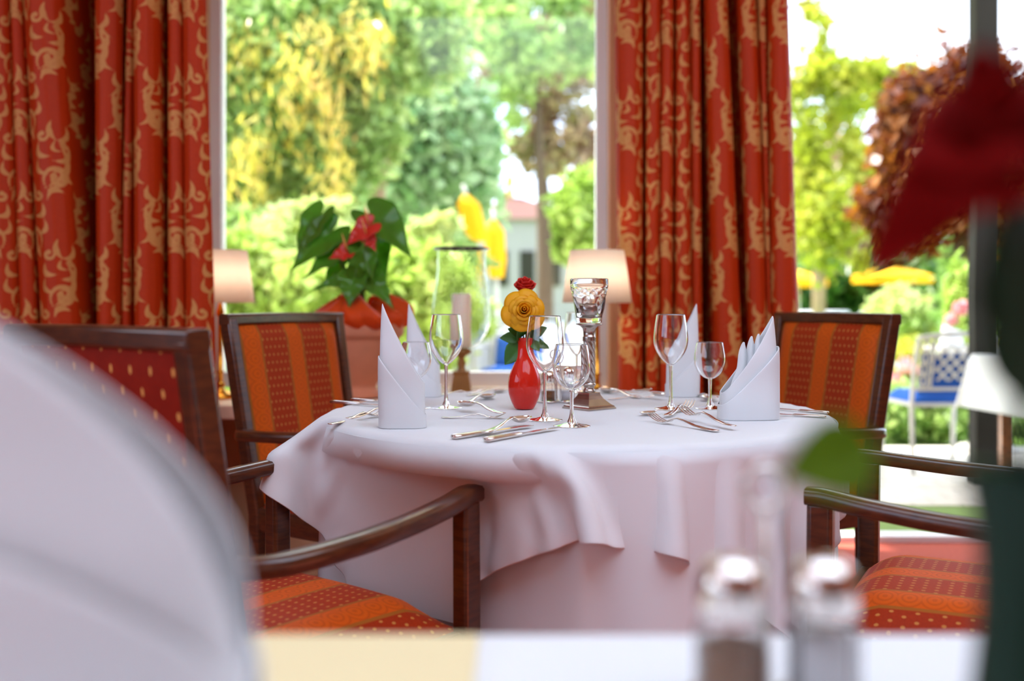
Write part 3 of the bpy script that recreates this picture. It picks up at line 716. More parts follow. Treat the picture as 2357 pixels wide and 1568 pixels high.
def cruet(label, p, rz, s=1.0):
    t = thing('cruet_rack', label, 'cruet', p, rz)
    b = MB(); b.tube([(.024*math.cos(a)+sx*.023, .024*math.sin(a), .003) for sx in (-1,) for a in [i*2*PI/24 for i in range(24)]], .0018, 8, closed=True)
    b.tube([(.024*math.cos(a)+.023, .024*math.sin(a), .003) for a in [i*2*PI/24 for i in range(24)]], .0018, 8, closed=True)
    b.lathe([(0, 0), (.020, 0), (.020, .0015), (0, .0015)], 24, c=(-.023, 0, 0), cap=False); b.lathe([(0, 0), (.020, 0), (.020, .0015), (0, .0015)], 24, c=(.023, 0, 0), cap=False)
    b.build('tray', M['steel'], t)
    b = MB(); b.lathe([(0, .001), (.0035, .001), (.0028, .02), (.0022, .05), (.0022, .092), (.0035, .096), (0, .098)], 16, c=(0, .024, 0), cap=False)
    b.tube([(.011*math.cos(a), .024, .107+.011*math.sin(a)) for a in [i*2*PI/20 for i in range(20)]], .0022, 8, closed=True); b.build('handle', M['steel'], t)
    t.scale = (s, s, s); return t
qp = zt(ont(1284, 928)); cruet('small silver cruet rack behind the red vase', qp, .1)
shaker('pepper shaker in the rack directly right of the red vase', qp+Vector((-.023*math.cos(.1), -.0023, .002)), M['pepper'])
shaker('salt shaker in the rack between red vase and candle holder', qp+Vector((.023*math.cos(.1), .0023, .002)), M['salt'])

# ------------------------------------------------------------------ cutlery (built along +X, handle end at 0)
def prof_strip(b, st, n=10):
    """st: list of (x, half width, z centre, half thickness)"""
    b.tube([(x, 0, z) for (x, w_, z, h_) in st], [(w_, h_) for (x, w_, z, h_) in st], n, up=(0, 0, 1), sq=2.6)
def mk_fork():
    t = thing('fork', '', 'fork'); b = MB()
    prof_strip(b, [(0, .003, .003, .0010), (.004, .0085, .003, .0014), (.03, .0085, .0030, .0015), (.065, .0055, .006, .0016), (.095, .0032, .012, .0017), (.115, .0030, .0145, .0017), (.130, .0045, .011, .0014), (.140, .0105, .0065, .0011), (.150, .0125, .0045, .0010)])
    b.build('handle', M['steel'], t); b = MB()
    for k in range(4):
        y = -.0102+.0068*k
        b.tube([(.147, y*.95, .0047), (.160, y, .0048), (.175, y, .0080), (.190, y, .0140), (.197, y*.95, .0180)], [(.0022, .0009), (.0019, .0009), (.0017, .0008), (.0014, .0007), (.0006, .0005)], 6, up=(0, 0, 1))
    b.build('tines', M['steel'], t); return t
def mk_spoon():
    t = thing('spoon', '', 'spoon'); b = MB()
    prof_strip(b, [(0, .003, .003, .0010), (.004, .0085, .003, .0014), (.03, .0085, .0030, .0015), (.065, .0055, .006, .0016), (.095, .0032, .012, .0017), (.118, .0030, .0145, .0017), (.135, .0034, .0120, .0013)])
    b.build('handle', M['steel'], t); b = MB()
    def fn(u, v):
        x = .132+.068*v; hw = .0205*math.sin(PI*min(1, max(.02, v))**.88)**.62; uu = (u-.5)*2; e = math.sin(PI*v)**.6
        return (x, uu*hw, .0125-.0010*v-.0100*(1-uu*uu)*e)
    b.grid(fn, 16, 22); b.build('bowl', M['steel'], t, solid=.0012, sub=1); return t
def mk_knife():
    t = thing('knife', '', 'knife'); b = MB()
    prof_strip(b, [(0, .003, .005, .002), (.003, .0085, .005, .0042), (.02, .0090, .005, .0044), (.06, .0075, .005, .0040), (.095, .0062, .005, .0036), (.102, .0040, .005, .0022)], 12)
    b.build('handle', M['steel'], t); b = MB()
    L = [(.098, -.0045, .0040), (.110, -.0050, .0065), (.150, -.0055, .0090), (.190, -.0060, .0095), (.207, -.0055, .0060), (.215, -.0048, -.0010)]
    vs = []; fs = []
    for (x, y0, y1) in L: vs += [(x, y0, .0058), (x, y1, .0051), (x, y0, .0040), (x, y1, .0047)]
    for i in range(len(L)-1):
        a = i*4; fs += [(a, a+1, a+5, a+4), (a+2, a+6, a+7, a+3), (a, a+4, a+6, a+2), (a+1, a+3, a+7, a+5)]
    fs += [(0, 2, 3, 1), (len(vs)-4, len(vs)-3, len(vs)-1, len(vs)-2)]; b.add(vs, fs); b.build('blade', M['steel'], t, angle=.5); return t
SRC = {'fork': (mk_fork(), .197), 'spoon': (mk_spoon(), .200), 'knife': (mk_knife(), .215)}
used = set()
def cut(kind, p0, p1, label, dz=0.0, tilt=0.0, flip=False, s=None):
    src, L = SRC[kind]; a, c = ont(*p0), ont(*p1); d = c-a; ln = d.length
    s = s or min(1.0, max(.68, ln/L)); o = src if kind not in used else copy_tree(src); used.add(kind)
    mid = (a+c)/2; dn = d.normalized(); st = mid-dn*L*s/2
    o.location = (st.x, st.y, TZ+dz+(L*s*math.sin(max(0, tilt)))*0); ry = -tilt
    o.rotation_euler = (0, ry, math.atan2(d.y, d.x)); o.scale = (s, s, s); o['label'] = label; o['group'] = kind+'s laid on the round table'; return o
cut('knife', (1033, 1016), (1232, 986), 'knife at front left of the setting, its blade under the large spoon')
cut('spoon', (1086, 1019), (1238, 974), 'large spoon with its bowl crossing the near knives', dz=.0075)
cut('knife', (1118, 1021), (1284, 992), 'knife lying nearest the camera, blade tip pointing at the small wine glass')
cut('fork', (1030, 965), (1150, 966), 'dessert fork crossed over by a spoon right of the tall left napkin')
cut('spoon', (1172, 971), (1047, 944), 'dessert spoon with bowl to the left lying across a fork, right of the tall napkin', dz=.010)
cut('fork', (753, 983), (895, 957), 'fork running behind the tall left napkin, handle nearest the table edge')
cut('fork', (792, 976), (930, 951), 'second fork beside the first, vanishing behind the tall left napkin', dz=.005)
cut('knife', (762, 930), (905, 941), 'knife at the far left edge of the table, handle to the left')
cut('knife', (808, 924), (925, 933), 'knife lying behind another at the far left table edge')
cut('spoon', (1040, 941), (1150, 914), 'spoon right of the back left wine glass, bowl towards the red vase')
cut('fork', (990, 914), (1110, 908), 'fork at the back edge, left of the red vase')
cut('spoon', (1075, 914), (1165, 904), 'spoon at the back edge of the table just left of the red vase')
cut('fork', (1684, 1003), (1472, 968), 'fork nearest the camera on the right, tines to the left')
cut('fork', (1742, 1005), (1530, 958), 'fork crossing the near right fork, its shiny tines raised', dz=.006, tilt=.02)
cut('spoon', (1568, 950), (1478, 960), 'small spoon, bowl left, in front of the right large wine glass')
cut('fork', (1516, 971), (1604, 938), 'small fork with tines pointing back between the two right wine glasses', dz=.003)
cut('knife', (1902, 955), (1770, 944), 'upper of the knives behind the wide right napkin')
cut('knife', (1892, 964), (1750, 956), 'lower of the knives behind the wide right napkin')
cut('spoon', (1480, 921), (1375, 903), 'spoon at the back edge right of the candle holder, bowl left')
cut('fork', (1400, 922), (1512, 918), 'fork at the back between candle holder and right wine glass')
cut('spoon', (1445, 913), (1530, 924), 'spoon with bowl beside the stem of the right large glass', dz=.008)
cut('knife', (1500, 900), (1405, 907), 'knife at the very back edge in front of the right curtain')
cut('spoon', (1590, 908), (1650, 932), 'spoon showing between the small glass and wide right napkin')

# ------------------------------------------------------------------ things on the window sill
def lamp(label, px, d):
    p = at(px, 0, d); p.z = SZ
    t = thing('table_lamp', label, 'lamp', p)
    zs0, zs1 = at(0, 697, d).z-SZ, at(0, 577, d).z-SZ
    b = MB(); b.lathe([(0, 0), (.055, 0), (.055, .012), (.04, .02), (.02, .03), (.012, .04), (.018, .05), (.012, .06)], 32, cap=False); b.build('base', M['gold'], t)
    b = MB(); b.lathe([(.010, .055), (.010, .09), (.015, .095), (.009, .10), (.008, zs0-.05), (.014, zs0-.045), (.014, zs0-.03), (.006, zs0), (.006, zs0+.04), (0, zs0+.04)], 24, cap=False); b.build('stem', M['gold'], t)
    b = MB(); b.lathe([(.118, zs0), (.092, zs1)], 48, cap=False); b.build('lamp_shade', M['lampshade'], t, solid=.0015)
    b = MB()
    for k in range(3): a = k*2*PI/3; b.tube([(0, 0, zs1-.012), (.091*math.cos(a), .091*math.sin(a), zs1-.008)], .0015, 6)
    b.tube([(0, 0, zs0+.03), (0, 0, zs1-.012)], .003, 8); b.build('shade_carrier', M['gold'], t)
    l = bpy.data.lights.new('lampshade_fill', 'POINT'); l.energy = 0.35; l.color = (1, .9, .8); l.shadow_soft_size = .03; lo_ = bpy.data.objects.new('lampshade_fill', l); link(lo_, t); lo_.location = (0, 0, (zs0+zs1)/2); return t  # point light added to brighten the shade; the lamp itself is off
lamp('brass table lamp with cream shade beside the left curtain', 507, 3.52)
lamp('brass table lamp with cream shade against the right window jamb', 1374, 3.40)
# hurricane lantern
p = at(1062, 0, 3.52); p.z = SZ
t = thing('hurricane_lantern', 'tall glass hurricane lantern on a bronzed turned foot', 'lantern', p)
b = MB(); sq_lathe(b, [(.040, 0), (.040, .012), (.034, .02), (.034, .04), (.027, .085), (.030, .09), (.030, .097), (.018, .10)]); b.build('base', M['bronze'], t, bevel=.002, angle=.5)
b = MB(); b.lathe([(.018, .099), (.012, .11), (.016, .125), (.010, .14), (.014, .15), (.034, .16), (.036, .172), (.018, .178), (0, .178)], 32, cap=False); b.build('turned_foot', M['bronze'], t)
zb, zt1 = .178, at(0, 573, 3.52).z-SZ
hp = [(.03, zb), (.07, zb+.02), (.098, zb+.07), (.106, zb+.12), (.100, zb+.19), (.088, zb+.25), (.086, zt1-.01), (.094, zt1)]
def smo(pr, n=2):
    for _ in range(n):
        q = [pr[0]]
        for a, b_ in zip(pr[:-1], pr[1:]): q += [(a[0]*.75+b_[0]*.25, a[1]*.75+b_[1]*.25), (a[0]*.25+b_[0]*.75, a[1]*.25+b_[1]*.75)]
        pr = q+[pr[-1]]
    return pr
hp = smo(hp); b = MB(); b.lathe(hp+[(r-.003, z) for (r, z) in hp[::-1]], 56, cap=False); b.build('glass_chimney', M['crackle'], t)
b = MB(); b.tube([(.095*math.cos(a), .095*math.sin(a), zt1) for a in [i*2*PI/48 for i in range(48)]], .0045, 8, closed=True); b.build('rim', M['darkmetal'], t)
b = MB(); b.lathe([(0, 0), (.033, 0), (.034, .003), (.034, .185), (.030, .190), (.008, .186), (0, .186)], 32, cap=False); b.tube([(0, 0, .186), (.002, 0, .2)], .0012, 6)
o = b.build('candle', M['candle']); o.location = p+Vector((0, 0, .181)); tag(o, 'thick cream pillar candle inside the hurricane lantern', 'candle')

# potted anthurium in red tissue
p = at(822, 0, 3.55); p.z = SZ; pd = 3.55
t = thing('potted_anthurium', 'anthurium in a terracotta urn wrapped in red tissue on the sill', 'plant', p)
b = MB(); b.lathe(smo([(0, 0), (.085, 0), (.088, .015), (.070, .03), (.066, .045), (.09, .075), (.125, .13), (.146, .19), (.150, .215), (.165, .222), (.167, .262), (.158, .268), (.150, .262), (.145, .22), (0, .20)], 1), 56, cap=False); b.build('pot', M['terracotta'], t)
def tis(u, v):
    a = 2*PI*u; r = .155+.035*math.sin(v*PI)*(1+.45*math.sin(a*5+1)+.3*math.sin(a*11))-.09*v**3; z = .245+.105*v+.022*math.sin(a*3+.5)*v+.016*math.sin(a*9)*v
    r += .007*math.sin(a*17+v*6); return (r*math.cos(a), r*math.sin(a), z+(.03*math.sin(PI*v)*math.cos(a-.2) if math.cos(a) < -.2 else 0))
b = MB(); b.grid(tis, 110, 14, closeu=True); b.build('tissue_wrap', M['redpaper'], t, solid=.0015)
b = MB(); b.lathe([(0, .25), (.10, .255), (.14, .25)], 24, cap=False); b.build('soil', M['darkbark'], t)
def hleaf(b, M4, L, W, cup=.15, bend=.3, n=18):
    def fn(u, v):
        t_ = 2*PI*u; X = math.sin(t_)**3; Yh = (13*math.cos(t_)-5*math.cos(2*t_)-2*math.cos(3*t_)-math.cos(4*t_))/17
        al = (.29-Yh)/1.29; x = X*v; y = al*v; yy = max(0, y)
        return M4 @ Vector((x*W*1.25, y*L, abs(x)**1.3*W*cup-bend*L*yy**2+.010*math.sin(yy*14)*abs(x)))
    b.grid(fn, 48, 10, closeu=True)
AL = [((760, 535), (665, 610), .075, -.02), ((735, 500), (672, 590), .060, 0), ((860, 500), (950, 575), .085, -.05), ((850, 545), (900, 480), .045, .05), ((780, 585), (700, 625), .05, -.03),
      ((830, 560), (860, 640), .055, -.10), ((800, 640), (715, 660), .028, -.08), ((815, 640), (800, 700), .055, -.12), ((845, 600), (850, 665), .04, -.05), ((870, 540), (888, 640), .045, .02),
      ((850, 640), (905, 700), .045, -.08), ((880, 500), (870, 560), .05, .08), ((770, 565), (745, 515), .04, .08), ((835, 600), (895, 660), .04, .0), ((790, 600), (740, 650), .04, .06), ((820, 620), (835, 560), .03, -.14)]
inv = Vector(p)
for i, (a, c, W, dd) in enumerate(AL):
    A = at(a[0], a[1], pd+dd)-inv; Cc = at(c[0], c[1], pd+dd-.05)-inv; b = MB(); L = (Cc-A).length*1.08
    rnd = random.Random(i); up = Vector((rnd.uniform(-.3, .3), -1.0, .8)); hleaf(b, M4of(A, Cc-A, up), L, W*.78, .35, .22); b.build('leaf', M['anth'], t, solid=.0008)
    b = MB(); b.tube([(rnd.uniform(-.03, .03), rnd.uniform(-.03, .03), .25), Vector((A.x*.45, A.y*.5, .25+(A.z-.25)*.6)), A], .0035, 6); b.build('leaf_stalk', M['stem'], t)
for (a, c, W) in (((850, 520), (800, 555), .035), ((845, 545), (862, 572), .022), ((800, 580), (762, 590), .026)):
    A = at(a[0], a[1], pd-.13)-inv; Cc = at(c[0], c[1], pd-.15)-inv; b = MB(); hleaf(b, M4of(A, Cc-A, (0, -1, .5)), (Cc-A).length*1.2, W, .2, .2); fl = b.build('flower', M['spathe'], t, solid=.0008)
    b = MB(); b.tube([A, A+Vector((-.005, -.03, .03)), A+Vector((-.012, -.04, .06))], [.004, .0035, .001], 8); b.build('spadix', M['spadix'], fl)
    b = MB(); b.tube([(0, 0, .25), Vector((A.x*.5, A.y*.4, .25+(A.z-.25)*.6)), A], .003, 6); b.build('flower_stalk', M['stem'], t)

# ------------------------------------------------------------------ foreground table
FY = .742
t = thing('dining_table', 'square table edge under a white cloth directly before the camera', 'table', (.1, .3, 0))
b = MB(); b.box((0, 0, .735), (1.0, .86, .024)); b.build('tabletop', M['tablewood'], t, bevel=.004)
for sx in (-1, 1):
    for sy in (-1, 1): b = MB(); b.box((sx*.44, sy*.37, .3615), (.05, .05, .723)); b.build('leg', M['tablewood'], t, bevel=.004)
b = MB()
def fc(u, v):
    X0, X1, Y0, Y1 = -.405, .605, -.135, FY; dr = .26; U, V2 = -dr+(X1-X0+2*dr)*u, -dr+(Y1-Y0+2*dr)*v
    ox = min(U, 0)+max(U-(X1-X0), 0); oy = min(V2, 0)+max(V2-(Y1-Y0), 0)
    x = X0+min(max(U, 0), X1-X0)+(.03*ox+math.copysign(.004, ox) if ox else 0); y = Y0+min(max(V2, 0), Y1-Y0)+(.03*oy+math.copysign(.004, oy) if oy else 0)
    dd = max(abs(ox), abs(oy)); fl = .015*math.sin(U*22+1)*min(1, dd*5) if abs(oy) > abs(ox) else .015*math.sin(V2*21)*min(1, dd*5)
    if oy: y += fl
    if ox: x += fl
    return (x, y, .7505-dd*.98 if dd > .004 else .7525)
b.grid(fc, 130, 110); o = b.build('tablecloth', M['cloth'], solid=.0015); tag(o, 'blurred white cloth on the nearest table across the bottom edge', 'tablecloth')
FZ = .7540
b = MB(); b.box((0, 0, .0012), (.176, .125, .0024)); o = b.build('menu_card', M['card'], smooth=False, bevel=.0006); o.location = ((560+1096)/2*0+(-.112), .665, FZ); tag(o, 'blurred cream menu card lying on the nearest table', 'card')
napkin('very large blurred white napkin filling the lower left corner', Vector((-.190, .46, FZ)), .145, .090, .240, .15, -1, rz=.0, lo_in=.07, lo_out=.05, group=None, pw=.36)
# cruet set near the camera
c0 = at(1790, 0, .60); c0.z = FZ
cruet('blurred silver cruet rack with ring handle on the nearest table', c0, 0.0, 1.2)
shaker('blurred pepper shaker, left one on the nearest table', c0+Vector((-.0276, 0, .0022)), M['pepper'], .8, 1.2)
shaker('blurred salt shaker, right one on the nearest table', c0+Vector((.0276, 0, .0022)), M['salt'], .9, 1.2)
# green vase with the crimson rose
g0 = at(2352, 0, .42); g0.z = FZ
b = MB(); b.lathe(smo([(0, .001), (.024, .001), (.027, .01), (.024, .05), (.019, .09), (.0165, .12), (.018, .15), (.0225, .174), (.021, .176), (.016, .15), (.014, .12), (0, .05)]), 48, cap=False)
o = b.build('vase', M['greenglaze']); o.location = g0; tag(o, 'blurred dark green vase at the right edge of the picture', 'vase')
def G(px, py, dd=0): return at(px, py, .42+dd)
rose('huge blurred crimson rose leaning in at upper right', G(2300, 360), (-.35, -.5, .75), .052, M['crimson'],
     [G(2352, 1250), G(2350, 1000), G(2335, 700), G(2310, 470)],
     [(G(2345, 820), (.1, .1, 1), .060, .018), (G(2350, 930), (.4, .2, 1), .06, .022), (G(2340, 700), (.2, .1, .9), .05, .015)],
     layers=[(3, .01, .10, .0, .95, .0, 1.3), (4, .08, .20, -.02, .92, .06, 1.1), (5, .12, .34, -.06, .85, .20, .9), (6, .14, .50, -.10, .72, .34, .8), (5, .15, .62, -.2, .5, .5, .7)], seed=8, sr_=.0035, lm='darkleaf')
rs = bpy.data.objects[[o.name for o in bpy.data.objects if o.get('label', '').startswith('huge blurred crimson')][0]]
for (a, c, W) in (((2270, 290), (2000, 640), .020), ((2340, 230), (2130, 290), .018), ((2250, 340), (2080, 480), .017)):
    A, Cc = G(*a)-rs.location, G(c[0], c[1], -.015)-rs.location; b = MB(); rleaf(b, M4of(A, Cc-A, (.2, -1, .5)), (Cc-A).length, W, .15); b.build('petal', M['crimson'], rs, solid=.0008)
t = thing('leaf_sprig', 'blurred green leaf reaching left from the green vase', 'leaf', G(2345, 1085))
o0 = -Vector(G(2345, 1085)); b = MB(); b.tube([G(2345, 1085)+o0, G(2230, 1070)+o0, G(2100, 1040)+o0, G(2010, 1030)+o0], .0007, 6); b.build('stalk', M['stem'], t)
b = MB(); rleaf(b, M4of(G(2010, 1030)+o0, (-1, 0, -.30), (0, -1, .3)), 0.040, .019, .1); b.build('leaf', M['limeleaf'], t, solid=.0004)

# ------------------------------------------------------------------ outside ground
wallbox('ground_1', PX1-.9, 5.5, 4.22, 4.95, -.10, -.02, M['turf'], 'green mat in front of the threshold')
b = MB(); b.box((15, 62, -.12), (170, 110, .1)); struct(b.build('lawn', M['lawn'], smooth=False), 'garden lawn')
wallbox('terrace', -6, 8, 4.95, 6.95, -.10, -.015, M['paving'], 'pale stone terrace')
wallbox('path', -1.4, 2.6, 6.95, 24, -.10, -.02, M['paving'], 'bright paved garden square')

# ------------------------------------------------------------------ foliage
def foliage(blobs, n, size, mat, name='foliage', parent=None, seed=0, droop=0, clump=.24, elong=1.6, org=None, tb=0):
    rng = np.random.RandomState(seed); tot = sum((b_[3]*b_[4]*b_[5])**.66 for b_ in blobs); vs = []; tn = []
    for (cx, cy, cz, rx, ry, rz) in blobs:
        m = max(6, int(n*((rx*ry*rz)**.66)/tot)); K = max(5, m//70)
        d = rng.normal(size=(K, 3)); d /= np.linalg.norm(d, axis=1)[:, None]; rr = rng.uniform(.25, 1, K)**.5
        C = d*rr[:, None]; idx = rng.randint(0, K, m); P = C[idx]+rng.normal(0, clump, (m, 3))
        if droop: P[:, 2] -= np.abs(rng.normal(0, droop, m))
        P = P*np.array([rx, ry, rz])+np.array([cx, cy, cz])
        s = size*rng.uniform(.6, 1.4, m)[:, None]; a = rng.normal(size=(m, 3)); a[:, 2] -= droop*2; a /= np.linalg.norm(a, axis=1)[:, None]
        b_ = np.cross(a, rng.normal(size=(m, 3))); b_ /= np.linalg.norm(b_, axis=1)[:, None]; nn = np.cross(a, b_)
        v = np.stack([P-a*s*elong*.5, P+b_*s*.5+nn*s*.12, P+a*s*elong*.5, P-b_*s*.5+nn*s*.12], 1); vs.append(v.reshape(-1, 3))
        base = rng.uniform(0, 1, K)[idx]; tt = np.clip(base*.6+rng.uniform(0, .4, m)+tb, 0, 1); tn.append(np.repeat(tt, 4))
    v = np.concatenate(vs)
    if org is not None: v = v-np.array(org)
    q = np.arange(len(v)//4)*4; fs = np.stack([q, q+1, q+2, q+3], 1)
    return fast_mesh(name, v, fs, mat, ('tint', np.concatenate(tn)), parent)
def blob(px, py, d, rpx, rpy, rd=None):
    c = at(px, py, d); rx = rpx/F*d; return (c.x, c.y, c.z, rx, rd or rx, rpy/F*d)
def tree(label, d, blobs, n, size, mat, trunks=(), seed=0, droop=0, bark='bark', extra=None, name='tree', cat='tree', clump=.25, group=None, tb=0, tdy=.1):
    bx_, by_ = blobs[0][0], d
    if trunks: q = at(trunks[0][-1][0], 0, d); bx_ = q.x
    else: bx_ = at(blobs[0][0], 0, d).x
    t = thing(name, label, cat, (bx_, d, -.07), 0, group); org = (bx_, d, -.07)
    foliage([blob(*((q[0], q[1], d+(q[4] if len(q) > 4 else 0), q[2], q[3]))) for q in blobs], n, size, mat, 'foliage', t, seed, droop, clump, org=org, tb=tb)
    for tr in trunks:
        pts = [at(x, y, d+tdy)-Vector(org) for (x, y, r) in tr]; rad = [r/F*d for (x, y, r) in tr]
        last = pts[-1].copy(); last.z = 0; pts.append(last); rad.append(rad[-1]*1.15)
        b = MB(); b.tube(pts, rad, 10); b.build('trunk', M[bark], t)
    if extra: foliage([blob(q[0], q[1], d-.6, q[2], q[3]*1.3, .5) for q in extra[0]], extra[1], extra[2], M['lf_yellow'], 'catkins', t, seed+9, 1.0, .4, 4.5, org)['kind'] = 'stuff'
    return t
T = tree
T('broad drooping green tree hung with yellow catkins, filling the left of the window', 10.5,
  [(560, 60, 130, 110), (720, 40, 130, 90), (880, 60, 120, 90), (540, 250, 90, 120), (650, 300, 80, 110), (600, 400, 70, 90), (780, 300, 80, 120), (700, 170, 120, 90), (520, 420, 60, 110), (860, 270, 60, 80), (980, 60, 80, 80), (740, 390, 60, 60)],
  46000, .075, M['lf_green'], [[(775, 330, 9), (772, 420, 10), (765, 560, 11)]], 1, .35,
  extra=([(560, 90, 60, 40), (640, 200, 60, 50), (780, 80, 60, 40), (860, 60, 60, 40), (600, 330, 50, 40), (540, 380, 40, 60), (760, 380, 40, 40), (860, 90, 40, 30), (700, 120, 60, 40), (590, 420, 30, 40), (780, 230, 40, 60)], 1500, .034))
T('tree with a pale leaning trunk and cool green crown, middle of the window', 13,
  [(960, 300, 130, 130), (1040, 265, 80, 80), (1000, 420, 130, 80), (900, 200, 110, 100), (1080, 340, 70, 70), (1000, 130, 60, 60), ],
  20000, .12, M['lf_blue'], [[(905, 240, 14), (885, 340, 16), (862, 480, 18), (850, 600, 19)]], 2, .2, tdy=-1.3)
T('sparse tall tree with sky showing through, right half of the window', 20,
  [(1180, 60, 120, 90), (1330, 60, 110, 90), (1290, 200, 90, 90), (1120, 160, 70, 70), (1370, 330, 60, 80), (1210, 310, 60, 60), (1290, 330, 80, 60)],
  4200, .15, M['lf_mauve'], [[(1235, 200, 6), (1240, 330, 10), (1250, 440, 16), (1255, 560, 18)]], 3, .1, 'darkbark')
T('leafy green branches above the sparse tree, upper middle of the window', 18, [(1120, 40, 130, 70), (1250, 110, 130, 60), (1340, 40, 80, 50), (1200, 230, 60, 60)], 2600, .14, M['lf_green'], [[(1230, 100, 5), (1246, 420, 12), (1250, 600, 14)]], 13, .1, 'darkbark')
T('dark evergreen mass standing behind the pale trunk', 24, [(620, 450, 170, 130), (850, 430, 170, 130), (1000, 470, 80, 100), (700, 250, 150, 120), (880, 300, 120, 110)], 24000, .26, M['lf_dark'],
  [[(920, 380, 12), (915, 560, 14)]], 4, 0, 'darkbark')
T('light green shrub tree at the right edge of the window', 12, [(1350, 480, 60, 70), (1370, 550, 60, 60), (1310, 550, 35, 40)], 5500, .10, M['lf_lime'], [[(1335, 500, 5), (1335, 600, 6)]], 5)
T('pale flowering shrub left of the anthurium', 8.6, [(700, 500, 60, 26), (750, 525, 55, 20), (640, 530, 60, 24), (780, 485, 28, 18)], 900, .10, M['lf_cream'], [[(720, 520, 2), (725, 700, 3)]], 6, name='shrub', cat='shrub')
T('pale flowering shrub between the anthurium and the closed parasols', 8.8, [(960, 530, 40, 20), (1020, 515, 40, 20), (990, 560, 40, 16)], 500, .09, M['lf_cream'], [[(990, 540, 2), (990, 700, 3)]], 7, name='shrub', cat='shrub')
T('bright green shrub low behind the left lamp', 7.6, [(560, 620, 90, 60), (640, 700, 110, 90), (540, 760, 90, 100)], 9000, .075, M['lf_lime'], [[(580, 700, 3), (580, 900, 4)]], 8, name='shrub', cat='shrub')
T('bright green shrub behind the anthurium pot and lantern', 7.9, [(860, 640, 110, 80), (980, 660, 90, 80), (900, 780, 130, 110), (1060, 720, 60, 80)], 12000, .075, M['lf_lime'], [[(930, 740, 3), (930, 900, 4)]], 9, name='shrub', cat='shrub')
T('mid green shrubbery beneath the drooping tree', 9.6, [(560, 560, 100, 60), (700, 580, 110, 60), (1050, 590, 70, 40)], 9000, .09, M['lf_green'], [[(640, 600, 3), (640, 800, 4)]], 10, name='shrub', cat='shrub')
# seen through the terrace opening
T('sparse yellow-green tree just right of the right curtain', 19, [(1890, 250, 70, 110), (1950, 200, 90, 60), (2060, 200, 80, 40), (1900, 480, 80, 130), (1990, 330, 50, 60), (1960, 560, 60, 60), (1870, 60, 35, 60), (1870, 380, 40, 60), (2010, 430, 40, 50)], 5200, .13, M['lf_olive'], [[(1880, 300, 3), (1890, 480, 4), (1895, 660, 5)]], 21)
T('mauve-leaved tree behind the yellow-green one', 23, [(1880, 430, 90, 120), (1950, 480, 70, 90)], 6500, .17, M['lf_mauve'], [[(1880, 450, 8), (1880, 700, 10)]], 22)
T('copper-leaved tree behind the blurred crimson rose', 13, [(2070, 350, 55, 110), (2050, 490, 50, 70), (2140, 330, 100, 130), (2230, 300, 110, 150), (2090, 470, 85, 90), (2330, 380, 120, 170), (2190, 470, 90, 60), (2120, 220, 60, 40)], 26000, .10, M['lf_copper'], [[(2210, 400, 12), (2205, 700, 16)]], 23, 0, 'darkbark')
T('green fir-like tree beneath the copper tree', 14.5, [(2270, 560, 70, 90), (2340, 560, 90, 150), (2260, 690, 70, 90), (2330, 720, 100, 110)], 22000, .11, M['lf_green'], [[(2240, 600, 9), (2240, 780, 12)]], 24, .3, tb=-.25)
T('dark green hedge tree behind the open parasols', 36, [(1900, 650, 120, 70), (2040, 650, 130, 70), (2180, 640, 90, 70)], 9000, .30, M['lf_dark'], [[(2000, 680, 9), (2000, 740, 9)]], 25)
T('round pale shrub below the open yellow parasol', 16, [(2070, 720, 50, 50), (2110, 775, 50, 35)], 6500, .09, M['lf_cream'], [[(2070, 740, 3), (2070, 800, 4)]], 26, name='shrub', cat='shrub')
T('lime shrub with pink blossoms beside the dark post', 8.6, [(2215, 690, 28, 70), (2225, 790, 40, 60)], 2600, .06, M['lf_lime'], [[(2218, 760, 2), (2218, 900, 3)]], 27, name='shrub', cat='shrub')
T('clipped green hedge behind the white garden chair', 7.6, [(2080, 950, 70, 60), (2180, 960, 80, 60), (2290, 960, 80, 60), (2380, 960, 80, 60), (2010, 960, 70, 60)], 16000, .05, M['lf_green'], [[(2190, 960, 3), (2190, 1000, 3)]], 28, name='hedge', cat='hedge')
T('sunny flower border beyond the hedge', 11, [(2080, 840, 80, 45), (2190, 850, 60, 50), (2300, 850, 90, 50), (1980, 840, 70, 50)], 9000, .06, M['lf_olive'], [[(2180, 850, 2), (2180, 900, 2)]], 29, name='shrub', cat='shrub')
for (px, py, d, r, host) in ((2212, 708, 8.2, 17, 'lime shrub with pink'), (2192, 735, 8.3, 9, 'lime shrub with pink'), (2088, 850, 10.3, 22, 'sunny flower border'), (2066, 872, 10.3, 14, 'sunny flower border')):
    hs = [o for o in bpy.data.objects if o.get('label', '').startswith(host)][0]
    c = at(px, py, d)-hs.location; o = foliage([(0, 0, 0, r/F*d, r/F*d, r/F*d)], 220, .035, M['fl_pink'], 'blossom_cluster', hs, int(px)); o.location = c; o['label'] = 'pink blossoms'
# thin branch in the upper corner
b = MB(); q0 = at(1822, 16, 6); b.tube([at(1780, 24, 6)-q0, at(1840, 12, 6)-q0, at(1875, 8, 6)-q0, at(1912, -6, 6)-q0, at(1990, -50, 6)-q0], .008, 6); o = b.build('branch', M['darkbark']); o.location = q0; tag(o, 'thin bare branch beside the top of the right curtain', 'branch')

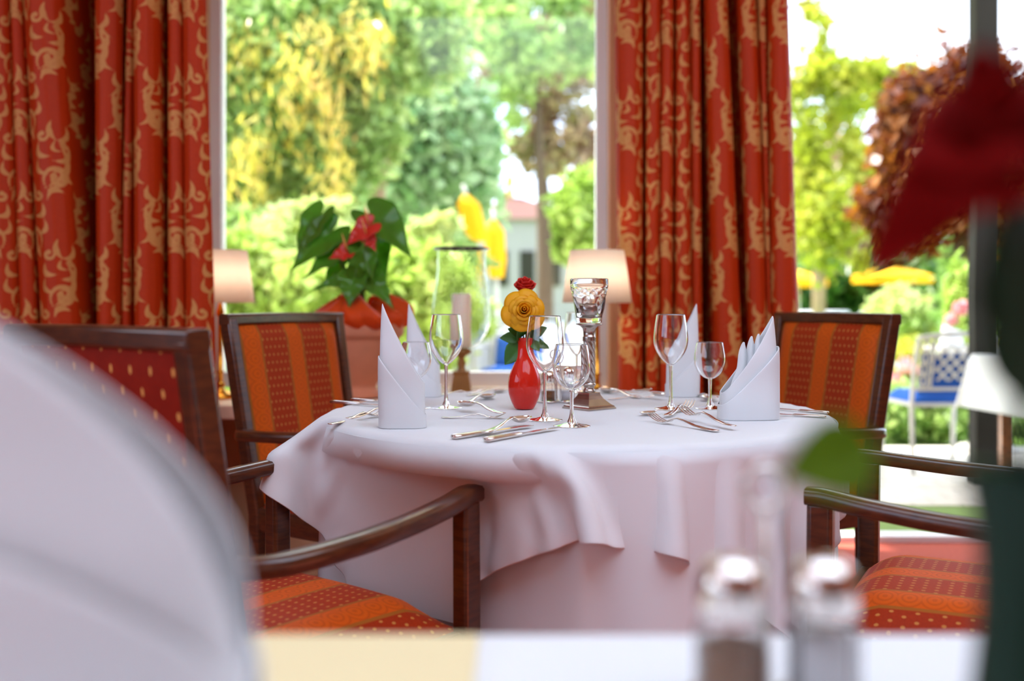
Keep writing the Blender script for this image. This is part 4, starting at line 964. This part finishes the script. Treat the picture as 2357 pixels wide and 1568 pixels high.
# ------------------------------------------------------------------ parasols, pavilion, terrace furniture
def closed_parasol(label, px0, py0, px1, py1, d, r):
    base = at(px1, 0, d); base.z = -.02
    t = thing('closed_parasol', label, 'parasol', base, 0, 'closed yellow parasols')
    A = at(px0, py0, d)-base; B = at(px1, py1, d)-base; b = MB()
    n = 20; pts = [A.lerp(B, i/n) for i in range(n+1)]; rr = [r*(.25+.75*min(1, (i/n)*5))*(1-.35*max(0, i/n-.7)/.3) for i in range(n+1)]
    vs = []; fs = []; m = 32
    for i, p_ in enumerate(pts):
        for k in range(m): a = 2*PI*k/m; q = rr[i]*(1+.16*math.sin(a*8)); vs.append((p_.x+q*math.cos(a), p_.y+q*math.sin(a), p_.z))
    for i in range(n):
        for k in range(m): k2 = (k+1) % m; fs.append((i*m+k, i*m+m+k, i*m+m+k2, i*m+k2))
    b.add(vs, fs); b.build('canopy', M['umbrella'], t)
    b = MB(); b.tube([A+(A-B).normalized()*.12, A, B, Vector((B.x+(B.x-A.x)*.2, 0, .05))], .022, 10); b.build('pole', M['whitemetal'], t)
    b = MB(); b.lathe([(.25, 0), (.25, .05), (.05, .07)], 24, c=(0, 0, 0)); b.build('base', M['whitemetal'], t)
closed_parasol('closed yellow parasol leaning left, upper of the two', 1072, 448, 1100, 556, 11.5, .115)
closed_parasol('closed yellow parasol standing lower, nearer the white pavilion', 1136, 506, 1144, 640, 11, .10)
def open_parasol(label, px, py, d, R_, h):
    base = at(px, 0, d); base.z = -.02; top = at(px, py, d).z+.02
    t = thing('open_parasol', label, 'parasol', base, 0, 'open yellow parasols')
    b = MB(); n = 8; vs = [(0, 0, top)]; fs = []
    for k in range(n*2):
        a = PI*k/n; r = R_*(1 if k % 2 == 0 else .95); vs.append((r*math.cos(a), r*math.sin(a), top-h))
    for k in range(n*2):
        a = PI*k/n; r = R_*(1 if k % 2 == 0 else .95); vs.append((r*math.cos(a), r*math.sin(a), top-h-.2))
    for k in range(n*2): k2 = (k+1) % (n*2); fs += [(0, 1+k, 1+k2), (1+k, 1+n*2+k, 1+n*2+k2, 1+k2)]
    b.add(vs, fs); b.build('canopy', M['umbrella'], t, smooth=False, solid=.01)
    b = MB(); b.tube([(0, 0, 0), (0, 0, top)], .03, 10); b.build('pole', M['whitemetal'], t)
    b = MB()
    for k in range(8): a = 2*PI*k/8; b.tube([(0, 0, top-h-.25), (R_*.5*math.cos(a), R_*.5*math.sin(a), top-h*.55)], .012, 6)
    b.build('ribs', M['whitemetal'], t)
open_parasol('open yellow parasol above the pale round shrub', 2054, 608, 31, 1.25, .38)
open_parasol('open yellow parasol half hidden by the right curtain', 1838, 622, 29, .85, .28)
# pavilion
q = at(1180, 0, 34); t = thing('pavilion', 'small pale pavilion with hipped tiled roof and gilt finial', 'building', (q.x, 34, -.07))
W_ = 2.2; zr, zt_ = at(0, 497, 34).z+.07, at(0, 440, 34).z+.07
b = MB(); b.box((.6, 2, zr/2), (W_*1.6, 3.6, zr)); b.build('walls', M['render'], t, smooth=False)
b = MB(); b.add([(-1.15-.3, 0, zr-.1), (1.15+1.4, 0, zr-.1), (1.15+1.4, 4, zr-.1), (-1.15-.3, 4, zr-.1), (-.3, 2, zt_), (.3, 2, zt_)], [(0, 1, 5, 4), (1, 2, 5), (2, 3, 4, 5), (3, 0, 4), (0, 3, 2, 1)]); b.build('roof', M['rooftile'], t, smooth=False)
b = MB(); b.lathe([(.16, zt_-.1), (.16, zt_+.25), (.08, zt_+.3), (.16, zt_+.5), (.14, zt_+.7), (.02, zt_+.95)], 16, c=(-.1, 2, 0)); b.build('finial', M['gold'], t)
for sx in (-.4, .5, 1.4): b = MB(); b.box((sx, .18, zr*.55), (.5, .06, 1.2)); b.build('window', M['postdark'], t, smooth=False)
# white-clothed garden tables in the bright square
def garden_table(label, px, d, R_=.5, drop=.3):
    p_ = at(px, 0, d); p_.z = -.02
    t = thing('garden_table', label, 'table', p_, 0, 'white-clothed garden tables')
    b = MB(); b.grid(lambda u, v: ((R_*(v*2 if v < .5 else 1+.05*(v-.5)*2+.03*(v-.5)*2*math.sin(2*PI*u*8)))*math.cos(2*PI*u), (R_*(v*2 if v < .5 else 1+.05*(v-.5)*2+.03*(v-.5)*2*math.sin(2*PI*u*8)))*math.sin(2*PI*u), .74-(0 if v < .5 else (v-.5)*2*drop)), 64, 12, closeu=True)
    b.build('table_cover', M['cloth'], t, solid=.003)
    b = MB(); b.lathe([(.2, 0), (.2, .03), (.03, .05), (.03, .733), (.3, .735)], 20); b.build('pedestal', M['whitemetal'], t)
garden_table('white-clothed garden table seen through the lantern glass', 1090, 9.0, .5, .5)
garden_table('white-clothed garden table behind the red vase', 1235, 10.5, .55, .5)
garden_table('white-clothed garden table left of the right lamp', 1320, 12.5, .6, .5)
garden_table('white-clothed garden table beyond the terracotta urn', 950, 12.0, .5, .5)
garden_table('small far white table beside the right curtain', 1880, 26, .8, .6)
garden_table('small far white table under the pale shrub', 2030, 24, .5, .6)
def garden_chair(label, loc, rz, sc=1):
    t = thing('garden_chair', label, 'chair', loc, rz)
    wm = M['whitemetal']; hw, zt_, ys = .24, .80, -.2
    arc = lambda x: .02*math.cos(x/hw*PI/2)
    for sx in (-1, 1):
        b = MB(); b.tube([(sx*hw, ys-.02, 0), (sx*hw, ys, .40), (sx*(hw+.005), ys-.04, .60), (sx*hw, ys-.09, zt_)], .013, 8); b.build('leg', wm, t)
        b = MB(); b.tube([(sx*.23, .22, 0), (sx*.23, .2, .40)], .013, 8); b.build('leg', wm, t)
        b = MB(); b.tube([(sx*hw, ys-.03, .62), (sx*(hw+.03), -.05, .64), (sx*(hw+.03), .12, .63), (sx*.235, .19, .58), (sx*.23, .2, .40)], .011, 8); b.build('armrest', wm, t)
    b = MB(); Y = lambda z: ys-.09*(z-.4)/.4
    b.tube([(x, Y(zt_)-.0, zt_+arc(x)*1.2) for x in [i*hw/6 for i in range(-6, 7)]], .015, 8)
    b.tube([(-hw, Y(.50), .50), (hw, Y(.50), .50)], .011, 8)
    k = .072
    for i in range(-4, 5):
        for sg in (-1, 1):
            pts = []
            for q in range(13):
                x = i*k+sg*(q-6)*.026; z = .655+(q-6)*.026
                if abs(x) < .13 and .53 < z < .78: pts.append((x, Y(z), z))
            if len(pts) > 1: b.tube(pts, .008, 6)
    for sx in (-1, 1):
        for j in range(4):
            cz = .55+.068*j; b.tube([(sx*.185+.030*math.cos(a), Y(cz)+0, cz+.030*math.sin(a)) for a in [q*2*PI/14 for q in range(14)]], .008, 6, closed=True)
            b.tube([(sx*.185, Y(cz), cz-.03), (sx*.185, Y(cz), cz+.03)], .006, 6)
        b.tube([(sx*.14, Y(.5), .5), (sx*.14, Y(zt_), zt_)], .009, 6)
    b.build('lattice_back', wm, t)
    b = MB(); b.box((0, 0, .405), (.47, .42, .022)); b.build('seat', wm, t, bevel=.006)
    b = MB(); b.grid(lambda u, v: ((u-.5)*.44*1, -.19+.38*v, .418+.055*min(1, min(u, 1-u)*8)**.5*min(1, min(v, 1-v)*8)**.5), 16, 16); b.box((0, 0, .425), (.42, .37, .015)); b.build('cushion', M['blue'], t)
    b = MB(); b.grid(lambda u, v: ((u-.5)*.40, Y(.47+.24*v)+.022+.035*min(1, min(u, 1-u)*6)**.5*min(1, min(v, 1-v)*6)**.5, .47+.24*v), 14, 12); b.build('back_cushion', M['blue'], t, solid=.006)
    return t
gp = at(2172, 0, 6.15); garden_chair('white cast metal garden chair with blue cushion on the terrace', (gp.x-.10, 6.05, -.015), math.radians(4))
b = MB(); gp2 = at(1172, 0, 8.6)
t = garden_chair('white garden chair with blue cushion glimpsed behind the red vase', (gp2.x, 8.2, -.02), math.radians(160))
# right-hand table on the terrace
rp0 = at(2486, 0, 4.95)
t = thing('terrace_table', 'wooden terrace table under a white cloth at the right edge', 'table', (rp0.x, 5.0, -.015))
zt_ = at(0, 826, 4.95).z+.015
b = MB(); b.box((0, 0, zt_-.02), (.66, .66, .03)); b.build('tabletop', M['tablewood'], t, bevel=.003)
for (lx, ly) in ((-.22, -.25), (.25, -.25), (-.22, .25), (.25, .25)): b = MB(); b.box((lx, ly, (zt_-.036)/2), (.055, .055, zt_-.036)); b.build('leg', M['tablewood'], t, bevel=.004)
b = MB()
def rc(u, v):
    s_ = .345; dr = .29; U, V2 = (u-.5)*2*(s_+dr), (v-.5)*2*(s_+dr); ox, oy = max(0, abs(U)-s_), max(0, abs(V2)-s_)
    x = math.copysign(min(abs(U), s_)+.12*ox+.15*oy*(ox > 0), U); y = math.copysign(min(abs(V2), s_)+.12*oy+.15*ox*(oy > 0), V2); dd = math.hypot(ox, oy)
    return (x, y, zt_+.004-dd*.97)
b.grid(rc, 60, 60); o = b.build('tablecloth', M['cloth'], solid=.003); o.location = (rp0.x, 5.0, -.015); o.rotation_euler = (0, 0, .12); tag(o, 'white cloth with pointed hanging corner on the terrace table', 'tablecloth')
np_ = napkin('white napkin cone beyond the garden chair back', Vector((at(2214, 0, 6.6).x, 6.75, at(0, 800, 6.75).z)), .14, .10, .16, .10, -1, group=None)
gt = at(2225, 0, 6.75); t = thing('terrace_table', 'table beyond the white garden chair carrying a napkin cone', 'table', (gt.x+.15, 6.75, -.015)); zz = at(0, 800, 6.75).z+.015
b = MB(); b.lathe([(.42, zz-.025), (.42, zz-.002)], 40); b.build('tabletop', M['whitemetal'], t, angle=.5)
b = MB(); b.lathe([(.2, 0), (.2, .03), (.03, .05), (.03, zz-.03)], 20); b.build('pedestal', M['whitemetal'], t)
b = MB(); b.box((1.95, 5.78, 3.42), (5.4, 3.1, .02)); struct(b.build('shade_awning', M['ceiling'], smooth=False), 'unseen flat awning placed to shade the terrace')  # out-of-view awning, placed so its shadow covers the terrace table and chair
# dark post on the terrace
x0, x1 = at(2247, 0, 5.5).x, at(2300, 0, 5.5).x
b = MB(); b.box(((x0+x1)/2, 5.55, 1.69), (x1-x0, .10, 3.41)); o = b.build('terrace_post', M['postdark'], smooth=False, bevel=.006); o.location = (0, 0, 0)
tag(o, 'dark bronze square post dividing the terrace view', 'post')
